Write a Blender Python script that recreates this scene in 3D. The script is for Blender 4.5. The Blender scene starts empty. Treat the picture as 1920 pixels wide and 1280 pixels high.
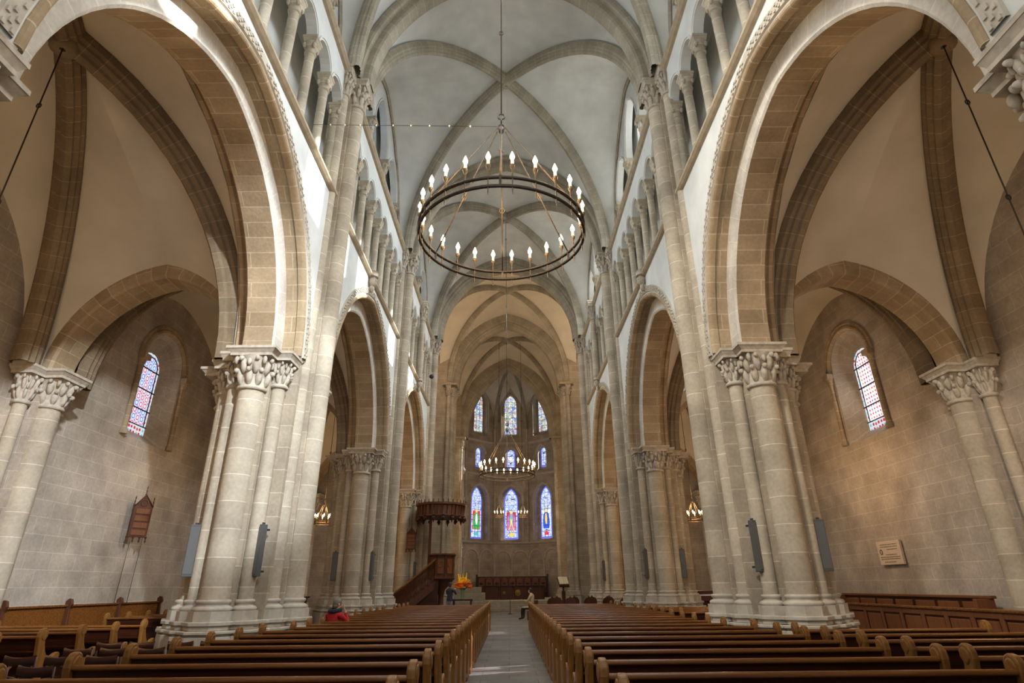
import bpy, bmesh, math, random
from mathutils import Vector, Matrix
random.seed(7)
PI = math.pi
SC = bpy.context.scene
COL = SC.collection

# ------------------------------------------------------------------ camera
PITCH, ROLL, YAW, FPX = 0.4053, -0.0092, 0.0071, 1068.46
F = Vector((math.sin(YAW)*math.cos(PITCH), math.cos(YAW)*math.cos(PITCH), math.sin(PITCH)))
Rt = Vector((math.cos(YAW), -math.sin(YAW), 0)); Up = Rt.cross(F)
cr, sr = math.cos(ROLL), math.sin(ROLL)
R2 = Rt*cr + Up*sr; U2 = Up*cr - Rt*sr
cam = bpy.data.cameras.new('camera'); co = bpy.data.objects.new('camera', cam); COL.objects.link(co)
co.matrix_world = Matrix(((R2.x, U2.x, -F.x, .022), (R2.y, U2.y, -F.y, 0), (R2.z, U2.z, -F.z, 1.65), (0, 0, 0, 1)))
cam.sensor_width = 36; cam.lens = FPX*36/1920; cam.clip_end = 300
SC.camera = co

# ------------------------------------------------------------------ light
SC.view_settings.view_transform = 'Standard'; SC.view_settings.look = 'None'
SC.view_settings.gamma = 1; SC.view_settings.use_curve_mapping = False
SC.view_settings.exposure = 0.0
SC.cycles.max_bounces = 7; SC.cycles.diffuse_bounces = 5; SC.cycles.glossy_bounces = 3
SC.cycles.sample_clamp_indirect = 4.0; SC.cycles.sample_clamp_direct = 20.0
SC.cycles.use_denoising = True
W = bpy.data.worlds.new('world'); SC.world = W; W.use_nodes = True
W.node_tree.nodes['Background'].inputs[0].default_value = (.80, .90, 1.0, 1)
W.node_tree.nodes['Background'].inputs[1].default_value = 0.28
def sun(name, d, e, color, ang):
    l = bpy.data.lights.new(name, 'SUN'); l.energy = e; l.color = color; l.angle = ang
    o = bpy.data.objects.new(name, l); COL.objects.link(o)
    o.rotation_euler = Vector(d).to_track_quat('-Z', 'Y').to_euler(); return o
def area(name, loc, d, sx, sy, e, color):
    l = bpy.data.lights.new(name, 'AREA'); l.shape = 'RECTANGLE'; l.size = sx; l.size_y = sy; l.energy = e; l.color = color
    o = bpy.data.objects.new(name, l); COL.objects.link(o); o.location = loc
    o.rotation_euler = Vector(d).to_track_quat('-Z', 'Y').to_euler(); return o
def point(name, loc, e, color, r=.25):
    l = bpy.data.lights.new(name, 'POINT'); l.energy = e; l.color = color; l.shadow_soft_size = r
    o = bpy.data.objects.new(name, l); COL.objects.link(o); o.location = loc; return o
PY = [3.15, 14.17, 24.82, 35.47]          # pier centres along the nave
BAYC = [(PY[i]+PY[i+1])/2 for i in range(3)]
DAY = (.86, .94, 1.0); WARM = (1.0, .61, .28)
sun('sunlight', (-.79, -.32, -.50), 34.0, (1, .97, .92), .012)
def spot(name, loc, tgt, e, color, ang, blend, r=.3):
    l = bpy.data.lights.new(name, 'SPOT'); l.energy = e; l.color = color; l.spot_size = ang; l.spot_blend = blend; l.shadow_soft_size = r
    o = bpy.data.objects.new(name, l); COL.objects.link(o); o.location = loc
    o.rotation_euler = (Vector(tgt)-Vector(loc)).to_track_quat('-Z', 'Y').to_euler(); return o
for yc in BAYC:
    o = area('daylight_right_clerestory', (5.40, yc, 18.9), (-1, 0, -.95), 6.0, 2.6, 640, DAY); o.data.spread = 2.3
    o = area('daylight_left_clerestory', (-5.40, yc, 18.9), (1, 0, -.95), 6.0, 2.6, 330, DAY); o.data.spread = 2.3
area('frontal_fill_light', (0, 1.2, 9), (0, 1, -.02), 7, 9, 330, (1, .96, .88))  # added frontal fill shining down the nave, no window stands here
spot('assumed_right_daylight_spot', (4.4, 1.0, 17.6), (-12.4, 16.9, 1.9), 6500, (.86, .93, 1), .60, .4, .4)  # assumed daylight: added spot in open air, no window here, lights left aisle wall
spot('assumed_rear_daylight_spot', (4.4, -3.6, 15.6), (-12.4, 19.6, 1.6), 27000, (.84, .92, 1), .36, .25, .30)  # added spot behind the camera for an assumed rear window, brightens left aisle wall
spot('left_rear_fill_light', (-4.4, 1.0, 17.6), (11.5, 16.8, 2.2), 8500, (1, .95, .86), .66, .6, .8)  # added fill spot, brightens the right-hand piers from high on the left
spot('right_aisle_spot', (8.6, 3.4, 3.0), (12.4, 17.5, 2.5), 260, (1, .95, .9), 1.0, .8, .25)  # unseen spot aimed along the right aisle wall
for s in (1, -1):
    o = area('daylight_aisle_window', (12.84*s, BAYC[1]-.2, 8.0), (-s, 0, -.15), .8, 2.4, 42 if s == 1 else 10, DAY)
area('daylight_apse', (0.1, 60.2, 9), (0, -1, -.1), 2.0, 4.5, 60, DAY)
for yc in BAYC:
    for s in (-1, 1):
        point('aisle_lamp_light', (9.4*s, yc, 5.35), 80 if s < 0 and yc == BAYC[1] else 250, WARM, .35)
for (x, y, z, e) in ((-.09, 8.84, 8.3, 160), (-.08, 30.1, 7.8, 260), (-.85, 50, 7.7, 260), (1.17, 50, 7.7, 260)):
    point('chandelier_light', (x, y, z), e, (1, .74, .45), .6)
for s in (-1, 1):
    point('crossing_warm_fill', (4.0*s, 39.5, 17.6), 270, (1, .68, .40), .2)  # added warm point lights without fixtures, brighten the crossing vault
    point('choir_warm_fill', (3.9*s, 50, 16.6), 60, (1, .66, .36), .2)  # unseen warm fill added for the choir

# ------------------------------------------------------------------ mesh builder
class MB:
    def __init__(s): s.v = []; s.f = []; s.u = []; s.sm = []; s.mi = []; s.cm = 0
    def add(s, *p): s.v.append(tuple(p[0]) if len(p) == 1 else p); return len(s.v)-1
    def face(s, ids, uv=None, smooth=False):
        s.f.append(ids); s.u.append(uv); s.sm.append(smooth); s.mi.append(s.cm)
    def poly(s, pts, uv=None, smooth=False): s.face([s.add(p) for p in pts], uv, smooth)
    def grid(s, P, UV=None, cu=False, cv=False, smooth=True):
        n, m = len(P), len(P[0]); ix = [[s.add(p) for p in r] for r in P]
        for i in range(n if cu else n-1):
            for j in range(m if cv else m-1):
                a, b = (i+1) % n, (j+1) % m
                uv = None
                if UV: uv = [UV[i][j], UV[i+1][j], UV[i+1][j+1], UV[i][j+1]]
                s.face([ix[i][j], ix[a][j], ix[a][b], ix[i][b]], uv, smooth)
        return ix
    def box(s, x0, x1, y0, y1, z0, z1):
        i = [s.add(x, y, z) for z in (z0, z1) for y in (y0, y1) for x in (x0, x1)]
        for q in ((0, 2, 3, 1), (4, 5, 7, 6), (0, 1, 5, 4), (2, 6, 7, 3), (0, 4, 6, 2), (1, 3, 7, 5)): s.face([i[k] for k in q])
    def obox(s, c, ax, ay, az, hx, hy, hz):       # oriented box: centre, three unit axes, half sizes
        c = Vector(c); i = []
        for z in (-1, 1):
            for y in (-1, 1):
                for x in (-1, 1): i.append(s.add(c+ax*(x*hx)+ay*(y*hy)+az*(z*hz)))
        for q in ((0, 2, 3, 1), (4, 5, 7, 6), (0, 1, 5, 4), (2, 6, 7, 3), (0, 4, 6, 2), (1, 3, 7, 5)): s.face([i[k] for k in q])
    def prism(s, poly, z0, z1):
        lo = [s.add(x, y, z0) for x, y in poly]; hi = [s.add(x, y, z1) for x, y in poly]; n = len(poly)
        d = 0
        for k in range(n):
            a = poly[k]; b = poly[(k+1) % n]; L = math.hypot(b[0]-a[0], b[1]-a[1])
            s.face([lo[k], lo[(k+1) % n], hi[(k+1) % n], hi[k]], [(d, z0), (d+L, z0), (d+L, z1), (d, z1)]); d += L
        s.face(hi); s.face(lo[::-1])
    def taper(s, poly0, z0, poly1, z1):
        lo = [s.add(x, y, z0) for x, y in poly0]; hi = [s.add(x, y, z1) for x, y in poly1]; n = len(poly0)
        for k in range(n): s.face([lo[k], lo[(k+1) % n], hi[(k+1) % n], hi[k]])
        s.face(hi); s.face(lo[::-1])
    def extr(s, poly, T, c0, c1):                  # 2-D outline (a,b) pushed from c0 to c1 through T(a,b,c)
        lo = [s.add(T(a, b, c0)) for a, b in poly]; hi = [s.add(T(a, b, c1)) for a, b in poly]; n = len(poly)
        for k in range(n): s.face([lo[k], lo[(k+1) % n], hi[(k+1) % n], hi[k]])
        s.face(hi); s.face(lo[::-1])
    def lathe(s, cx, cy, prof, seg=16, a0=0, a1=2*PI, cap=True, smooth=True):
        full = abs(a1-a0-2*PI) < 1e-6
        n = seg if full else seg+1
        P = []; UV = []; d = 0
        for k, (r, z) in enumerate(prof):
            if k: d += math.hypot(r-prof[k-1][0], z-prof[k-1][1])
            P.append([(cx+r*math.cos(a0+(a1-a0)*j/seg), cy+r*math.sin(a0+(a1-a0)*j/seg), z) for j in range(n)])
            UV.append([(r*(a1-a0)*j/seg+.1, prof[0][1]+d if prof[-1][1] > prof[0][1] else prof[0][1]-d) for j in range(n+1)])
        ix = s.grid(P, UV, cv=full, smooth=smooth)
        if cap and full: s.face(ix[0][::-1]); s.face(ix[-1])
    def tube(s, pts, r, seg=8, closed=False, cap=True):
        pts = [Vector(p) for p in pts]; n = len(pts); P = []; up = None
        rs = r if isinstance(r, (list, tuple)) else [r]*n
        for i, p in enumerate(pts):
            if closed: t = (pts[(i+1) % n]-pts[i-1]).normalized()
            else: t = (pts[min(i+1, n-1)]-pts[max(i-1, 0)]).normalized()
            if up is None:
                up = Vector((0, 0, 1)) if abs(t.z) < .9 else Vector((1, 0, 0))
            b = t.cross(up).normalized(); up = b.cross(t).normalized()
            P.append([p+(b*math.cos(2*PI*j/seg)+up*math.sin(2*PI*j/seg))*rs[i] for j in range(seg)])
        ix = s.grid(P, None, cu=closed, cv=True)
        if not closed and cap: s.face(ix[0]); s.face(ix[-1][::-1])
    def sweep(s, path, B, prof, smooth=False, cap=False):
        # path of 3-D points, B constant plane normal, prof [(b, n)], n measured outward from the arch centre
        path = [Vector(p) for p in path]; B = Vector(B).normalized(); n = len(path); P = []; UV = []; L = 0
        ctr = sum(path, Vector())/n; flip = 1 if (path[1]-path[0]).cross(B).dot(path[0]-ctr) > 0 else -1
        pl = [0]
        for k in range(1, len(prof)): pl.append(pl[-1]+math.hypot(prof[k][0]-prof[k-1][0], prof[k][1]-prof[k-1][1]))
        for i, p in enumerate(path):
            if i: L += (p-path[i-1]).length
            t0 = (path[i]-path[i-1]).normalized() if i else None
            t1 = (path[i+1]-path[i]).normalized() if i < n-1 else None
            t = (t0 or t1)+(t1 or t0); t.normalize()
            k = 1/max(.5, t.dot(t1 or t0))
            N = (t.cross(B)*flip).normalized()
            P.append([p+B*b+N*(q*k) for b, q in prof]); UV.append([(x, L) for x in pl])
        ix = s.grid(P, UV, smooth=smooth)
        if cap: s.face(ix[0]); s.face(ix[-1][::-1])
    def ell(s, c, rx, ry, rz, rot=None, nu=6, nv=5):
        c = Vector(c); P = []
        for i in range(nv+1):
            a = PI*i/nv; row = []
            for j in range(nu):
                q = Vector((rx*math.sin(a)*math.cos(2*PI*j/nu), ry*math.sin(a)*math.sin(2*PI*j/nu), -rz*math.cos(a)))
                if rot: q = rot @ q
                row.append(c+q)
            P.append(row)
        s.grid(P, None, cv=True)
    def build(s, name, mat, parent=None, sx=1, bevel=0, loc=None):
        me = bpy.data.meshes.new(name)
        vv = s.v if sx == 1 else [(-x, y, z) for x, y, z in s.v]
        me.from_pydata(vv, [], s.f)
        mats = mat if isinstance(mat, (list, tuple)) else [mat]
        for m in mats: me.materials.append(m)
        ul = me.uv_layers.new(name='UVMap'); data = [0.0]*(2*len(me.loops))
        me.polygons.foreach_set('use_smooth', s.sm); me.polygons.foreach_set('material_index', s.mi)
        for p, uv in zip(me.polygons, s.u):
            if uv is None:
                nx, ny, nz = (abs(c) for c in p.normal)
                for li in p.loop_indices:
                    x, y, z = vv[me.loops[li].vertex_index]
                    q = (x, y) if nz > max(nx, ny) else ((y, z) if nx > ny else (x, z))
                    data[2*li], data[2*li+1] = q
            else:
                for li, q in zip(p.loop_indices, uv): data[2*li], data[2*li+1] = q
        ul.data.foreach_set('uv', data)
        if sx != 1: me.flip_normals()
        me.update()
        o = bpy.data.objects.new(name, me); COL.objects.link(o)
        if parent is not None: o.parent = parent
        if loc: o.location = loc
        if bevel:
            b = o.modifiers.new('bevel', 'BEVEL'); b.width = bevel; b.segments = 2; b.limit_method = 'ANGLE'
        return o

def empty(name, loc=(0, 0, 0), rz=0, parent=None):
    o = bpy.data.objects.new(name, None); COL.objects.link(o); o.location = loc; o.rotation_euler = (0, 0, rz)
    o.empty_display_size = .2
    if parent: o.parent = parent
    return o
def tag(o, label=None, cat=None, group=None, kind=None):
    if label: o['label'] = label
    if cat: o['category'] = cat
    if group: o['group'] = group
    if kind: o['kind'] = kind
    return o
def struct(o, label=None): o['kind'] = 'structure'; return tag(o, label)
def kids(o): return KID.get(o.name, [])
def copy_tree(o, parent=None):
    c = o.copy(); COL.objects.link(c)
    if parent is not None: c.parent = parent
    for ch in list(o.children): copy_tree(ch, c)
    return c

# ------------------------------------------------------------------ materials
def nmat(name):
    m = bpy.data.materials.new(name); m.use_nodes = True; nt = m.node_tree
    return m, nt, nt.nodes['Principled BSDF']
def N(nt, t, **k):
    n = nt.nodes.new(t)
    for a, b in k.items(): setattr(n, a, b)
    return n
def ramp(nt, fac, stops):
    r = N(nt, 'ShaderNodeValToRGB'); e = r.color_ramp.elements
    while len(e) < len(stops): e.new(.5)
    for q, (p, c) in zip(e, stops): q.position = p; q.color = (*c, 1)
    nt.links.new(fac, r.inputs[0]); return r.outputs[0]
def mixc(nt, fac, a, b, mode='MIX'):
    n = N(nt, 'ShaderNodeMix', data_type='RGBA', blend_type=mode)
    for i, x in ((0, fac), (6, a), (7, b)):
        if hasattr(x, 'node'): nt.links.new(x, n.inputs[i])
        elif i == 0: n.inputs[0].default_value = x
        else: n.inputs[i].default_value = (*x, 1)
    return n.outputs[2]
def stone(name, c1, c2, mortar, bw, bh, ms=.010, bump=.35, mm=.8, sq=1):
    m, nt, b = nmat(name); L = nt.links.new
    uv = N(nt, 'ShaderNodeUVMap', uv_map='UVMap')
    br = N(nt, 'ShaderNodeTexBrick'); br.offset = .5; br.inputs['Scale'].default_value = 1
    br.inputs['Brick Width'].default_value = bw; br.inputs['Row Height'].default_value = bh
    br.inputs['Mortar Size'].default_value = ms; br.inputs['Mortar Smooth'].default_value = .25; br.inputs['Bias'].default_value = 0
    br.inputs['Color1'].default_value = (*c1, 1); br.inputs['Color2'].default_value = (*c2, 1); br.inputs['Mortar'].default_value = (*mortar, 1)
    L(uv.outputs[0], br.inputs['Vector'])
    g = N(nt, 'ShaderNodeNewGeometry')
    n1 = N(nt, 'ShaderNodeTexNoise'); n1.inputs['Scale'].default_value = 1.1; n1.inputs['Detail'].default_value = 6
    n2 = N(nt, 'ShaderNodeTexNoise'); n2.inputs['Scale'].default_value = 14; n2.inputs['Detail'].default_value = 5
    L(g.outputs['Position'], n1.inputs['Vector']); L(g.outputs['Position'], n2.inputs['Vector'])
    a = ramp(nt, n1.outputs[0], [(.28, (.62, .585, .55)), (.72, (1.16, 1.13, 1.08))])
    c = mixc(nt, mm, br.outputs['Color'], a, 'MULTIPLY')
    a2 = ramp(nt, n2.outputs[0], [(.3, (.85, .85, .85)), (.7, (1.1, 1.1, 1.1))])
    c = mixc(nt, .7, c, a2, 'MULTIPLY')
    L(c, b.inputs['Base Color']); b.inputs['Roughness'].default_value = .85
    b.inputs['Specular IOR Level'].default_value = .25
    bp = N(nt, 'ShaderNodeBump'); bp.inputs['Strength'].default_value = bump; bp.inputs['Distance'].default_value = .02
    mx = N(nt, 'ShaderNodeMath', operation='MULTIPLY_ADD'); L(br.outputs['Fac'], mx.inputs[0]); mx.inputs[1].default_value = -.6; L(n2.outputs[0], mx.inputs[2])
    L(mx.outputs[0], bp.inputs['Height']); L(bp.outputs[0], b.inputs['Normal'])
    return m
def plain(name, c, rough=.6, metal=0, spec=.5, var=.0, scale=6, emis=None, estr=0, bump=0):
    m, nt, b = nmat(name); b.inputs['Base Color'].default_value = (*c, 1)
    b.inputs['Roughness'].default_value = rough; b.inputs['Metallic'].default_value = metal; b.inputs['Specular IOR Level'].default_value = spec
    if var or bump:
        g = N(nt, 'ShaderNodeNewGeometry'); n = N(nt, 'ShaderNodeTexNoise'); n.inputs['Scale'].default_value = scale; n.inputs['Detail'].default_value = 7
        nt.links.new(g.outputs['Position'], n.inputs['Vector'])
        r = ramp(nt, n.outputs[0], [(.3, tuple(x*(1-var) for x in c)), (.7, tuple(min(1, x*(1+var)) for x in c))])
        nt.links.new(r, b.inputs['Base Color'])
        if bump:
            bp = N(nt, 'ShaderNodeBump'); bp.inputs['Strength'].default_value = bump; bp.inputs['Distance'].default_value = .01
            nt.links.new(n.outputs[0], bp.inputs['Height']); nt.links.new(bp.outputs[0], b.inputs['Normal'])
    if emis: b.inputs['Emission Color'].default_value = (*emis, 1); b.inputs['Emission Strength'].default_value = estr
    return m
def wood(name, c1, c2, rough=.3, axis='X'):
    m, nt, b = nmat(name); L = nt.links.new
    tc = N(nt, 'ShaderNodeTexCoord'); mp = N(nt, 'ShaderNodeMapping')
    mp.inputs['Scale'].default_value = {'X': (.6, 14, 14), 'Y': (14, .6, 14), 'Z': (14, 14, .6)}[axis]
    n = N(nt, 'ShaderNodeTexNoise'); n.inputs['Scale'].default_value = 2.2; n.inputs['Detail'].default_value = 6; n.inputs['Distortion'].default_value = .6
    L(tc.outputs['Object'], mp.inputs[0]); L(mp.outputs[0], n.inputs['Vector'])
    L(ramp(nt, n.outputs[0], [(.3, c1), (.7, c2)]), b.inputs['Base Color'])
    L(ramp(nt, n.outputs[0], [(.3, (rough,)*3), (.8, (min(1, rough+.15),)*3)]), b.inputs['Roughness'])
    bp = N(nt, 'ShaderNodeBump'); bp.inputs['Strength'].default_value = .12; bp.inputs['Distance'].default_value = .004
    L(n.outputs[0], bp.inputs['Height']); L(bp.outputs[0], b.inputs['Normal']); b.inputs['Specular IOR Level'].default_value = .32
    return m
def glass(name, kind, s=1.0, strength=1.3):
    m, nt, b = nmat(name); L = nt.links.new
    out = nt.nodes['Material Output']; nt.nodes.remove(b)
    uv = N(nt, 'ShaderNodeUVMap', uv_map='UVMap')
    vo = N(nt, 'ShaderNodeTexVoronoi'); vo.inputs['Scale'].default_value = s; L(uv.outputs[0], vo.inputs['Vector'])
    ed = N(nt, 'ShaderNodeTexVoronoi', feature='DISTANCE_TO_EDGE'); ed.inputs['Scale'].default_value = s; L(uv.outputs[0], ed.inputs['Vector'])
    sep = N(nt, 'ShaderNodeSeparateColor'); L(vo.outputs['Color'], sep.inputs[0])
    if kind == 'dots':
        vo.inputs['Randomness'].default_value = 0
        pal = ramp(nt, sep.outputs[0], [(.0, (.75, .05, .08)), (.35, (.9, .12, .1)), (.5, (.1, .2, .8)), (.7, (.95, .45, .05)), (.9, (.8, .05, .1))])
        f = N(nt, 'ShaderNodeMath', operation='LESS_THAN'); L(vo.outputs['Distance'], f.inputs[0]); f.inputs[1].default_value = .24
        c = mixc(nt, f.outputs[0], (1, 1, 1), pal)
    elif kind == 'rings':
        vo.inputs['Randomness'].default_value = 0
        pal = ramp(nt, sep.outputs[0], [(.0, (.8, .03, .08)), (.49, (.85, .06, .1)), (.51, (.08, .14, .75)), (1, (.1, .2, .85))])
        rg = ramp(nt, vo.outputs['Distance'], [(.0, (1, 1, 1)), (.24, (1, 1, 1)), (.27, (0, 0, 0)), (.36, (0, 0, 0)), (.40, (1, 1, 1)), (.50, (1, 1, 1)), (.56, (.35, .35, .35))])
        c = mixc(nt, rg, pal, (.80, .88, 1.0))
    elif kind == 'border':
        vo.inputs['Randomness'].default_value = .2
        pal = ramp(nt, sep.outputs[0], [(.0, (.75, .04, .08)), (.45, (.8, .05, .08)), (.6, (.9, .95, 1)), (.8, (.2, .55, .75)), (1, (.95, 1, .95))])
        f = N(nt, 'ShaderNodeMath', operation='LESS_THAN'); L(vo.outputs['Distance'], f.inputs[0]); f.inputs[1].default_value = .36
        c = mixc(nt, f.outputs[0], (.85, .95, 1), pal)
    elif kind == 'mosaic':
        c = ramp(nt, sep.outputs[0], [(.0, (.25, .35, .9)), (.2, (.6, .75, 1)), (.4, (.9, .97, 1)), (.58, (.95, 1, .95)), (.7, (.8, .2, .25)), (.8, (.4, .75, .5)), (.9, (1, .9, .5)), (1, (.95, 1, 1))])
    elif kind == 'pale':
        c = ramp(nt, sep.outputs[0], [(.0, (.62, .75, 1)), (.3, (.85, .93, 1)), (.6, (.95, .98, 1)), (.85, (.75, .88, .9)), (1, (1, 1, .93))])
    elif kind == 'blue':
        c = ramp(nt, sep.outputs[0], [(.0, (.1, .18, .5)), (.3, (.35, .5, .85)), (.6, (.7, .82, 1)), (.85, (.5, .7, .8)), (1, (.55, .2, .3))])
    else:
        c = ramp(nt, sep.outputs[0], [(.0, (.9, .96, 1)), (1, (1, 1, 1))])
    ln = ramp(nt, ed.outputs[0], [(.0, (.05, .05, .06)), (.02, (.08, .08, .09)), (.045, (1, 1, 1))]) if kind in ('mosaic', 'pale', 'blue') else None
    if ln: c = mixc(nt, 1, c, ln, 'MULTIPLY')
    em = N(nt, 'ShaderNodeEmission'); em.inputs[1].default_value = strength; L(c, em.inputs[0])
    tr = N(nt, 'ShaderNodeBsdfTransparent'); L(c, tr.inputs[0])
    ms = N(nt, 'ShaderNodeMixShader'); ms.inputs[0].default_value = .55
    L(tr.outputs[0], ms.inputs[1]); L(em.outputs[0], ms.inputs[2]); L(ms.outputs[0], out.inputs[0])
    return m
M = {}
M['ashlar'] = stone('pale_ashlar_stone', (.38, .325, .25), (.45, .39, .305), (.60, .54, .44), 1.1, .52, .010)
M['shaft'] = stone('shaft_stone', (.43, .38, .30), (.50, .445, .355), (.68, .62, .52), 6.0, .56, .011, .25)
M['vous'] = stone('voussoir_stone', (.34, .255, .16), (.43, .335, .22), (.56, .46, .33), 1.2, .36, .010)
M['archface'] = stone('lightened_arch_stone', (.60, .57, .52), (.66, .63, .57), (.78, .75, .70), 3.0, .55, .008, .15)  # paler than the other arch stone: light from the nave put into the colour
M['block'] = stone('aisle_wall_stone', (.40, .35, .295), (.455, .395, .335), (.55, .50, .435), .92, .43, .010, .4)
M['rib'] = stone('rib_stone', (.34, .31, .25), (.39, .355, .285), (.50, .465, .39), 3.0, .42, .009, .2)
M['rib_aisle'] = stone('brown_rib_stone', (.205, .155, .10), (.245, .185, .12), (.36, .29, .20), 3.0, .42, .009, .2)
M['plaster'] = plain('lamp_tinted_plaster', (.60, .55, .455), .9, 0, .2, .09, .8, bump=.15)  # tan tint paints warm lamp light into the plaster colour
M['plaster_nave'] = plain('grey_lime_plaster', (.60, .61, .585), .9, 0, .2, .10, 1.1, bump=.15)
M['carve'] = plain('carved_limestone', (.44, .385, .31), .85, 0, .25, .2, 9, bump=.5)
M['mould'] = plain('moulding_stone', (.46, .415, .345), .85, 0, .25, .14, 5, bump=.3)
M['ledge'] = plain('brown_ledge_stone', (.36, .29, .20), .8, 0, .25, .15, 5, bump=.2)
M['floor'] = stone('floor_slabs', (.17, .16, .15), (.215, .20, .185), (.11, .105, .10), 1.1, .55, .010, .2)
M['step'] = plain('step_stone', (.36, .32, .25), .75, 0, .3, .12, 4)
M['wood'] = wood('dark_pew_wood', (.030, .008, .004), (.058, .016, .007), .30)
M['woodrail'] = wood('rail_wood', (.12, .040, .008), (.20, .075, .016), .22)
M['woodend'] = wood('golden_brown_wood', (.17, .070, .014), (.27, .120, .028), .3, 'Z')
M['woodred'] = wood('carved_red_brown_wood', (.060, .019, .009), (.105, .036, .015), .4, 'Z')
M['woodpanel'] = wood('panel_wood', (.12, .042, .016), (.19, .072, .028), .35, 'Z')
M['iron'] = plain('wrought_iron', (.060, .045, .035), .5, .7, .5, .2, 20)
M['ironwarm'] = plain('bronze_iron', (.16, .105, .06), .45, .7, .5, .2, 20)
M['bulb'] = plain('candle_bulb_glow', (1, .85, .6), .4, 0, .5, emis=(1, .72, .38), estr=40)
M['candle'] = plain('candle_sleeve', (.85, .72, .45), .5, 0, .5, emis=(1, .72, .35), estr=.7)
M['grey'] = plain('grey_speaker_paint', (.085, .085, .08), .55, 0, .3)
M['dark'] = plain('dark_metal', (.03, .03, .035), .5, .3, .5)
M['lead'] = plain('lead_came', (.02, .022, .03), .6, .2, .3)
# ------------------------------------------------------------------ architecture helpers
def half_arc(pA, mid, za, n=14):
    pA = Vector(pA); m = Vector((mid[0], mid[1], 0)); d = Vector((pA.x, pA.y, 0))-m; s = d.length; h = za-pA.z
    d.normalize(); out = []
    if h >= s:
        R = (s*s+h*h)/(2*s); c = R-s; tm = math.acos(c/R)
        for i in range(n+1):
            t = tm*i/n; q = m+d*(R*math.cos(t)-c); out.append(Vector((q.x, q.y, pA.z+R*math.sin(t))))
    else:
        for i in range(n+1):
            t = PI/2*i/n; q = m+d*(s*math.cos(t)); out.append(Vector((q.x, q.y, pA.z+h*math.sin(t))))
    return out
def full_arc(pA, pB, za, n=14):
    mid = ((pA[0]+pB[0])/2, (pA[1]+pB[1])/2)
    a = half_arc(pA, mid, za, n); b = half_arc(pB, mid, za, n)
    return a+b[::-1][1:]
def pz(t, half, zs, rise):                     # height of an arch over offset t from its centre
    t = min(abs(t), half)
    if rise >= half:
        R = (half*half+rise*rise)/(2*half); c = R-half
        return zs+math.sqrt(max(0, R*R-(t+c)**2))
    return zs+rise*math.sqrt(max(0, 1-(t/half)**2))
def pwall(mb, u0, u1, z0, z1, ops, T, d0, d1, front=True, back=False, mat_reveal=None):
    """wall in (u,z) between depths d0 (front) and d1, T(u,d,z); ops = (uc, half, zbot, zspring, rise)"""
    us = {u0, u1}
    for (uc, h, zb, zs, r) in ops:
        k = 10
        for i in range(k+1): us.add(uc-h*math.cos(PI*i/k))
    us = sorted(us)
    def q(pts, uv): mb.poly(pts, uv)
    for a, b in zip(us, us[1:]):
        if b-a < 1e-6: continue
        m = (a+b)/2; here = sorted([o for o in ops if abs(m-o[0]) < o[1]], key=lambda o: o[2])
        lo_a = lo_b = z0
        for o in here:
            ta, tb = pz(a-o[0], *o[1:2], o[3], o[4]), pz(b-o[0], *o[1:2], o[3], o[4])
            if o[2] > min(lo_a, lo_b)+1e-4:
                for d, on in ((d0, front), (d1, back)):
                    if on: q([T(a, d, lo_a), T(b, d, lo_b), T(b, d, o[2]), T(a, d, o[2])], [(a, lo_a), (b, lo_b), (b, o[2]), (a, o[2])])
            if d0 != d1:
                c = mb.cm
                if mat_reveal is not None: mb.cm = mat_reveal
                q([T(a, d0, ta), T(b, d0, tb), T(b, d1, tb), T(a, d1, ta)], [(0, a), (0, b), (d1-d0, b), (d1-d0, a)])
                if o[2] > z0+1e-4: q([T(a, d0, o[2]), T(b, d0, o[2]), T(b, d1, o[2]), T(a, d1, o[2])], [(a, 0), (b, 0), (b, d1-d0), (a, d1-d0)])
                mb.cm = c
            lo_a, lo_b = ta, tb
        for d, on in ((d0, front), (d1, back)):
            if on: q([T(a, d, lo_a), T(b, d, lo_b), T(b, d, z1), T(a, d, z1)], [(a, lo_a), (b, lo_b), (b, z1), (a, z1)])
    for (uc, h, zb, zs, r) in ops:
        if d0 == d1: continue
        c = mb.cm
        if mat_reveal is not None: mb.cm = mat_reveal
        for sg in (-1, 1):
            u = uc+sg*h
            if zs > zb+1e-4: q([T(u, d0, zb), T(u, d1, zb), T(u, d1, zs), T(u, d0, zs)], [(d0, zb), (d1, zb), (d1, zs), (d0, zs)])
        mb.cm = c
def ring8(cx, cy, r, rot=PI/8, n=8): return [(cx+r*math.cos(rot+2*PI*k/n), cy+r*math.sin(rot+2*PI*k/n)) for k in range(n)]
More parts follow.
